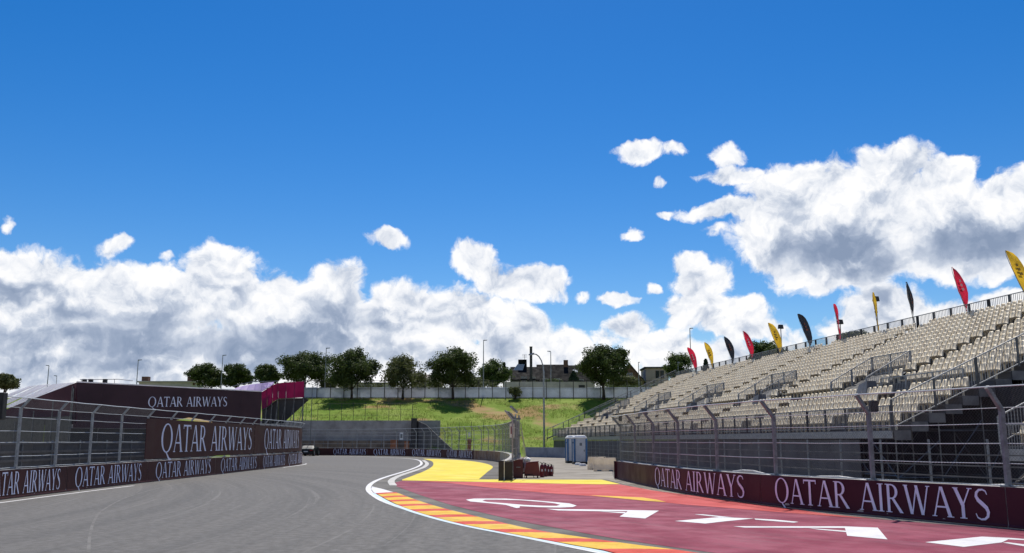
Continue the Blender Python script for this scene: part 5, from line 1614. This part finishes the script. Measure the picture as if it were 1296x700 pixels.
# black end panels that close the concrete wall
p = gnd(633, 606)
pad = thing('end_board', 'black boarded end of the concrete wall beside the maroon cabinet', 'board', (p.x, p.y, 0))
a, b = gnd(631.6, 606), gnd(638.3, 606)
MB().box(((a.x + b.x) / 2, 45.78, .475), (b.x - a.x, .10, .95)).build('board', m_black, pad)
a, b = gnd(639, 605), gnd(649, 605)
MB().box(((a.x + b.x) / 2, 45.85, .45), (b.x - a.x, .12, .88)).build('board', m_black, pad)
MB().box((gnd(638.6, 606).x, 45.75, .5), (.035, .12, .98)).build('edge_strip', m_white, pad)
cab = thing('equipment_cabinet', 'tall dark maroon equipment cabinet with a coiled hose on its side', 'cabinet', tuple(gnd(656, 605)))
box_px(cab, 'case', 649.5, 662, 581, 605, m_kitred2, .55)
c = gnd(661, 604); rr_ = MB()
for k in range(4):
    q = [(c.x + .02 + (.17 - .02 * k) * math.cos(t * .5236), c.y - .10 - .03 * k, .62 + (.36 - .05 * k) * math.sin(t * .5236)) for t in range(13)]
    rr_.tube(q, .024, 6, cap=False)
rr_.build('hose_coil', m_hose, cab)
MB().box((gnd(656, 605).x, gnd(656, 605).y - .02, .55), (.22, .02, .03)).build('handle', m_galv, cab)
binr = thing('red_cart', 'red sloping metal cart on small wheels beside the extinguishers', 'cart', tuple(gnd(674, 606)))
a, b = gnd(663.5, 605), gnd(684, 605); Y = a.y
MB().prism([(a.x, Y, .10), (b.x, Y, .10), (b.x - .10, Y, .82), (a.x + .10, Y, .76)], (0, .62, 0)).build('hopper', m_kitred, binr, bevel=.02)
MB().prism([(a.x + .08, Y - .02, .765), (b.x - .08, Y - .02, .825), (b.x - .08, Y - .02, .86), (a.x + .08, Y - .02, .80)], (0, .66, 0)).build('lid', m_kitred2, binr)
for x_ in (a.x + .12, b.x - .14):
    for y_ in (Y + .06, Y + .5):
        w = MB().tube([(x_ - .03, y_, .07), (x_ + .03, y_, .07)], .07, 10).build('wheel', m_rubber, binr)
MB().tube([(a.x - .02, Y - .18, .0), (a.x + .05, Y - .05, .18), (b.x - .4, Y - .05, .18), (b.x - .33, Y - .2, .0)], .018, 6).build('foot_frame', m_black, binr)


def extinguisher(u, v, s, label):
    p = gnd(u, v); root = thing('fire_extinguisher', label, 'extinguisher', tuple(p), 'fire extinguishers')
    MB().lathe((p.x, p.y, 0), [(.085 * s, 0), (.095 * s, .02), (.095 * s, .46 * s), (.07 * s, .53 * s), (.03 * s, .56 * s)], 14).build('cylinder', m_kitred, root)
    MB().lathe((p.x, p.y, .555 * s), [(.035, 0), (.035, .06), (.02, .08)], 10).build('valve', m_black, root)
    MB().tube([(p.x + .02, p.y - .02, .60 * s), (p.x - .12, p.y - .02, .66 * s)], .013, 6).build('handle', m_black, root)
    MB().tube([(p.x + .02, p.y - .02, .60 * s), (p.x + .12 * s, p.y - .04, .55 * s), (p.x + .125 * s, p.y - .05, .25 * s), (p.x + .11 * s, p.y - .05, .12 * s)], .013, 6).build('hose', m_rubber, root)
    MB().box((p.x, p.y - .095 * s, .3 * s), (.08, .006, .12)).build('label', m_white, root)


extinguisher(686, 604, 1.2, 'red fire extinguisher standing against the red cart')
extinguisher(690, 603, 1.15, 'red fire extinguisher in the middle of the group')
extinguisher(694, 602.5, 1.0, 'red fire extinguisher next to the outermost one')
extinguisher(698, 602.5, 1.0, 'red fire extinguisher standing farthest from the red cart')
sk_ = thing('sack', 'white plastic sack lying on top of the equipment behind the red cart', 'sack', tuple(gnd(667, 600)))
c = gnd(667, 600)
rs = random.Random(3); mb = MB(); mb.smooth = True
for i in range(9):
    t = math.pi * i / 8
    for j in range(14):
        q = 2 * math.pi * j / 14; r_ = .85 + .55 * mnoise.noise(Vector((math.cos(q) * 1.7, math.sin(q) * 1.7, i * .7)))
        mb.v.append((c.x + .24 * r_ * math.sin(t) * math.cos(q), c.y + .5 + .2 * r_ * math.sin(t) * math.sin(q), .80 + .17 * r_ * math.cos(t)))
for i in range(8):
    for j in range(14): mb.f.append((i * 14 + j, i * 14 + (j + 1) % 14, (i + 1) * 14 + (j + 1) % 14, (i + 1) * 14 + j))
mb.build('bag', m_white, sk_)
MB().box((c.x, c.y + .5, .34), (.5, .45, .68)).build('crate', m_black, sk_, bevel=.02)
# sign on the last fence posts, cable running down
sg = dep(648, 545, 47.0)
sn = thing('warning_sign', 'small white sign with a red figure on the fence end posts', 'sign', tuple(sg - UPZ * .35))
MB().box(sg, (.24, .02, .70)).build('plate', m_white, sn)
MB().box((sg.x, sg.y - .013, sg.z + .02), (.14, .004, .38)).build('mark', m_kitred, sn)
s2 = dep(508, 552, 117.0)
sn2 = thing('small_sign', 'small white sign hanging on the distant bend fence', 'sign', tuple(s2)); MB().box(s2, (.42, .03, .9)).build('plate', m_white, sn2); MB().box((s2.x, s2.y - .02, s2.z), (.26, .01, .5)).build('mark', m_galv_dark, sn2)
s3 = dep(594, 550, 96.0)
sn3 = thing('small_sign', 'small pale green sign on the bend fence beside the yellow patch', 'sign', tuple(s3)); MB().box(s3, (.30, .03, .55)).build('plate', M('pale_green_sign', (.45, .62, .42), .5), sn3); MB().box((s3.x, s3.y - .02, s3.z), (.18, .01, .25)).build('mark', m_white, sn3)
cbl = thing('hanging_cables', 'loose pale cables hanging from the fence end posts', 'cable', tuple(gnd(660, 600)))
for k in range(3):
    p0 = dep(659, 535 + 6 * k, 46.5); p1 = dep(663 + 2.5 * k, 584, 46.3)
    MB().tube([p0, p0.lerp(p1, .35) - UPZ * .15 + Vector((.08, 0, 0)), p0.lerp(p1, .7) - UPZ * .12, p1], .014, 5).build('cable', m_hose, cbl)
# extra stout posts and brace where the fence ends
ep = thing('fence_end_frame', 'heavy steel end frame of doubled posts closing the bend fence', 'post', tuple(gnd(655, 603)))
for (u, dz) in ((652.5, 3.35), (657.0, 3.3)):
    b = gnd(u, 603.0); MB().box((b.x, b.y + .4, dz / 2), (.09, .10, dz)).build('post', m_galv, ep)
b = gnd(654.5, 603); MB().bar((b.x, b.y + .4, 3.45), (b.x - .35, b.y - .1, 3.75), .10, .12).build('arm', m_galv, ep)
for h in (1.2, 2.2, 3.1): MB().box((b.x, b.y + .32, h), (.40, .04, .10)).build('clamp', m_galv_dark, ep)

# ------------------------------------------------------------------ small boxes on the fences
def cam_box(u, v, Y, size, label):
    c = dep(u, v, Y); root = thing('loudspeaker', label, 'loudspeaker', tuple(c))
    MB().box(c, size).build('case', m_black, root, bevel=.02)
    MB().bar(c + Vector((-.1, .0, 0)), c + Vector((-size[0] / 2 - .25, .05, -.05)), .04, .04).build('bracket', m_galv_dark, root)
    MB().box(c + Vector((0, -size[1] / 2 - .006, 0)), (size[0] * .8, .012, size[2] * .85)).build('grille', m_rubber, root)


rp = min(RP, key=lambda q: abs(pix(q[1])[0] - 1090))
cam_box(1105.5, 514, rp[1].y, (.20, .18, .30), 'small black box bracketed to a bent post before the grandstand')
rp2 = min(RP, key=lambda q: abs(pix(q[1])[0] - 786))
cam_box(785, 529, rp2[1].y, (.16, .18, .30), 'small black box on the fence post at the wall end by the barriers')
cam_box(-1, 514, 27.5, (.34, .25, .80), 'black loudspeaker hanging on the left fence top')

# ------------------------------------------------------------------ dark car waiting beyond the left wall
m_car = M('dark_green_car_paint', (.006, .012, .010), .5, var=.04, scale=2, spec=.25)
m_tail = M('red_lamp', (.35, .01, .01), .25)
cp_ = gnd(386.8, 577.2)
car = thing('parked_car', 'low dark car seen from behind beyond the end of the long wall', 'car', tuple(cp_))
def CV(x, y, z): return (cp_.x + x, cp_.y + y, z)


prof = [(0, .28), (-.02, .62), (.05, .86), (.35, .93), (.75, 1.02), (1.15, 1.22), (1.6, 1.30), (2.2, 1.28), (2.75, 1.08), (3.2, .92), (4.1, .80), (4.4, .66), (4.45, .30)]
mb = MB(); mb.smooth = False
for (y, z) in prof:
    w = .93 if z < .95 else .93 - (z - .95) * .62
    mb.v += [CV(-w, y, z), CV(-w * .7, y, z + .03), CV(w * .7, y, z + .03), CV(w, y, z)]
for i in range(len(prof) - 1):
    for j in range(3): mb.f.append((i * 4 + j, i * 4 + j + 1, (i + 1) * 4 + j + 1, (i + 1) * 4 + j))
nb = len(mb.v)
mb.f.append(tuple(i * 4 for i in range(len(prof)))); mb.f.append(tuple(i * 4 + 3 for i in reversed(range(len(prof)))))
mb.f.append((0, 1, 2, 3)); mb.f.append(tuple(4 * (len(prof) - 1) + j for j in (3, 2, 1, 0))); mb.f.append((0, 3, 4 * (len(prof) - 1) + 3, 4 * (len(prof) - 1)))
mb.build('body', m_car, car)
MB().prism([CV(-.62, .72, 1.03), CV(.62, .72, 1.03), CV(.55, 1.13, 1.25), CV(-.55, 1.13, 1.25)], (0, -.02, .02)).build('rear_window', m_black, car)
for s_ in (-1, 1):
    MB().box(CV(s_ * .68, -.02, .72), (.38, .06, .13)).build('tail_light', m_tail, car)
    for y in (.75, 3.5):
        w = MB().tube([CV(s_ * .72, y, .33), CV(s_ * .95, y, .33)], .33, 16).build('wheel', m_rubber, car)
        MB().tube([CV(s_ * .94, y, .33), CV(s_ * .965, y, .33)], .2, 12).build('rim', m_galv, w)
    MB().box(CV(s_ * 1.0, 2.5, .98), (.18, .12, .13)).build('mirror', m_car, car)
MB().box(CV(0, -.03, .56), (.52, .03, .12)).build('number_plate', m_white, car)
MB().box(CV(0, .02, .38), (1.6, .12, .16)).build('bumper', m_rubber, car)

# gravel heap and pipes lying between the wall and the stand
m_gravel = M('gravel_heap', (.30, .24, .19), .95, var=.2, scale=2, bump=1.0, bscale=14, col2=(.42, .36, .3))
mb = MB(); mb.smooth = True
gx, gy = 36, 12
PG = Path([(7.4, 44), (8.3, 36), (9.7, 29), (11.6, 24), (14, 18)])
for i in range(gx + 1):
    for j in range(gy + 1):
        p = PG.pt(PG.len * i / gx, -(.0 + 2.2 * j / gy - 1.1))
        e = math.sin(math.pi * j / gy) * (.22 + .40 * abs(mnoise.noise(Vector((i * .22, 4, 0)))) + .5 * max(0, mnoise.noise(Vector((i * .33, j * .3, 2)))))
        mb.v.append((p.x, p.y, -.02 + e))
for i in range(gx):
    for j in range(gy): mb.f.append((i * (gy + 1) + j, i * (gy + 1) + j + 1, (i + 1) * (gy + 1) + j + 1, (i + 1) * (gy + 1) + j))
tag(mb.build('gravel', m_gravel), 'low ridge of brown gravel heaped behind the run-off wall', 'gravel', kind='stuff')
pp = Path([(9.2, 39), (10.4, 32), (11.9, 28), (13.2, 25)])
o = MB().tube([pp.pt(pp.len * i / 14, 0, .62 + .10 * math.sin(i)) for i in range(15)], .055, 8).build('corrugated_pipe', m_hose)
tag(o, 'pale grey pipe lying on the gravel behind the run-off wall', 'pipe')
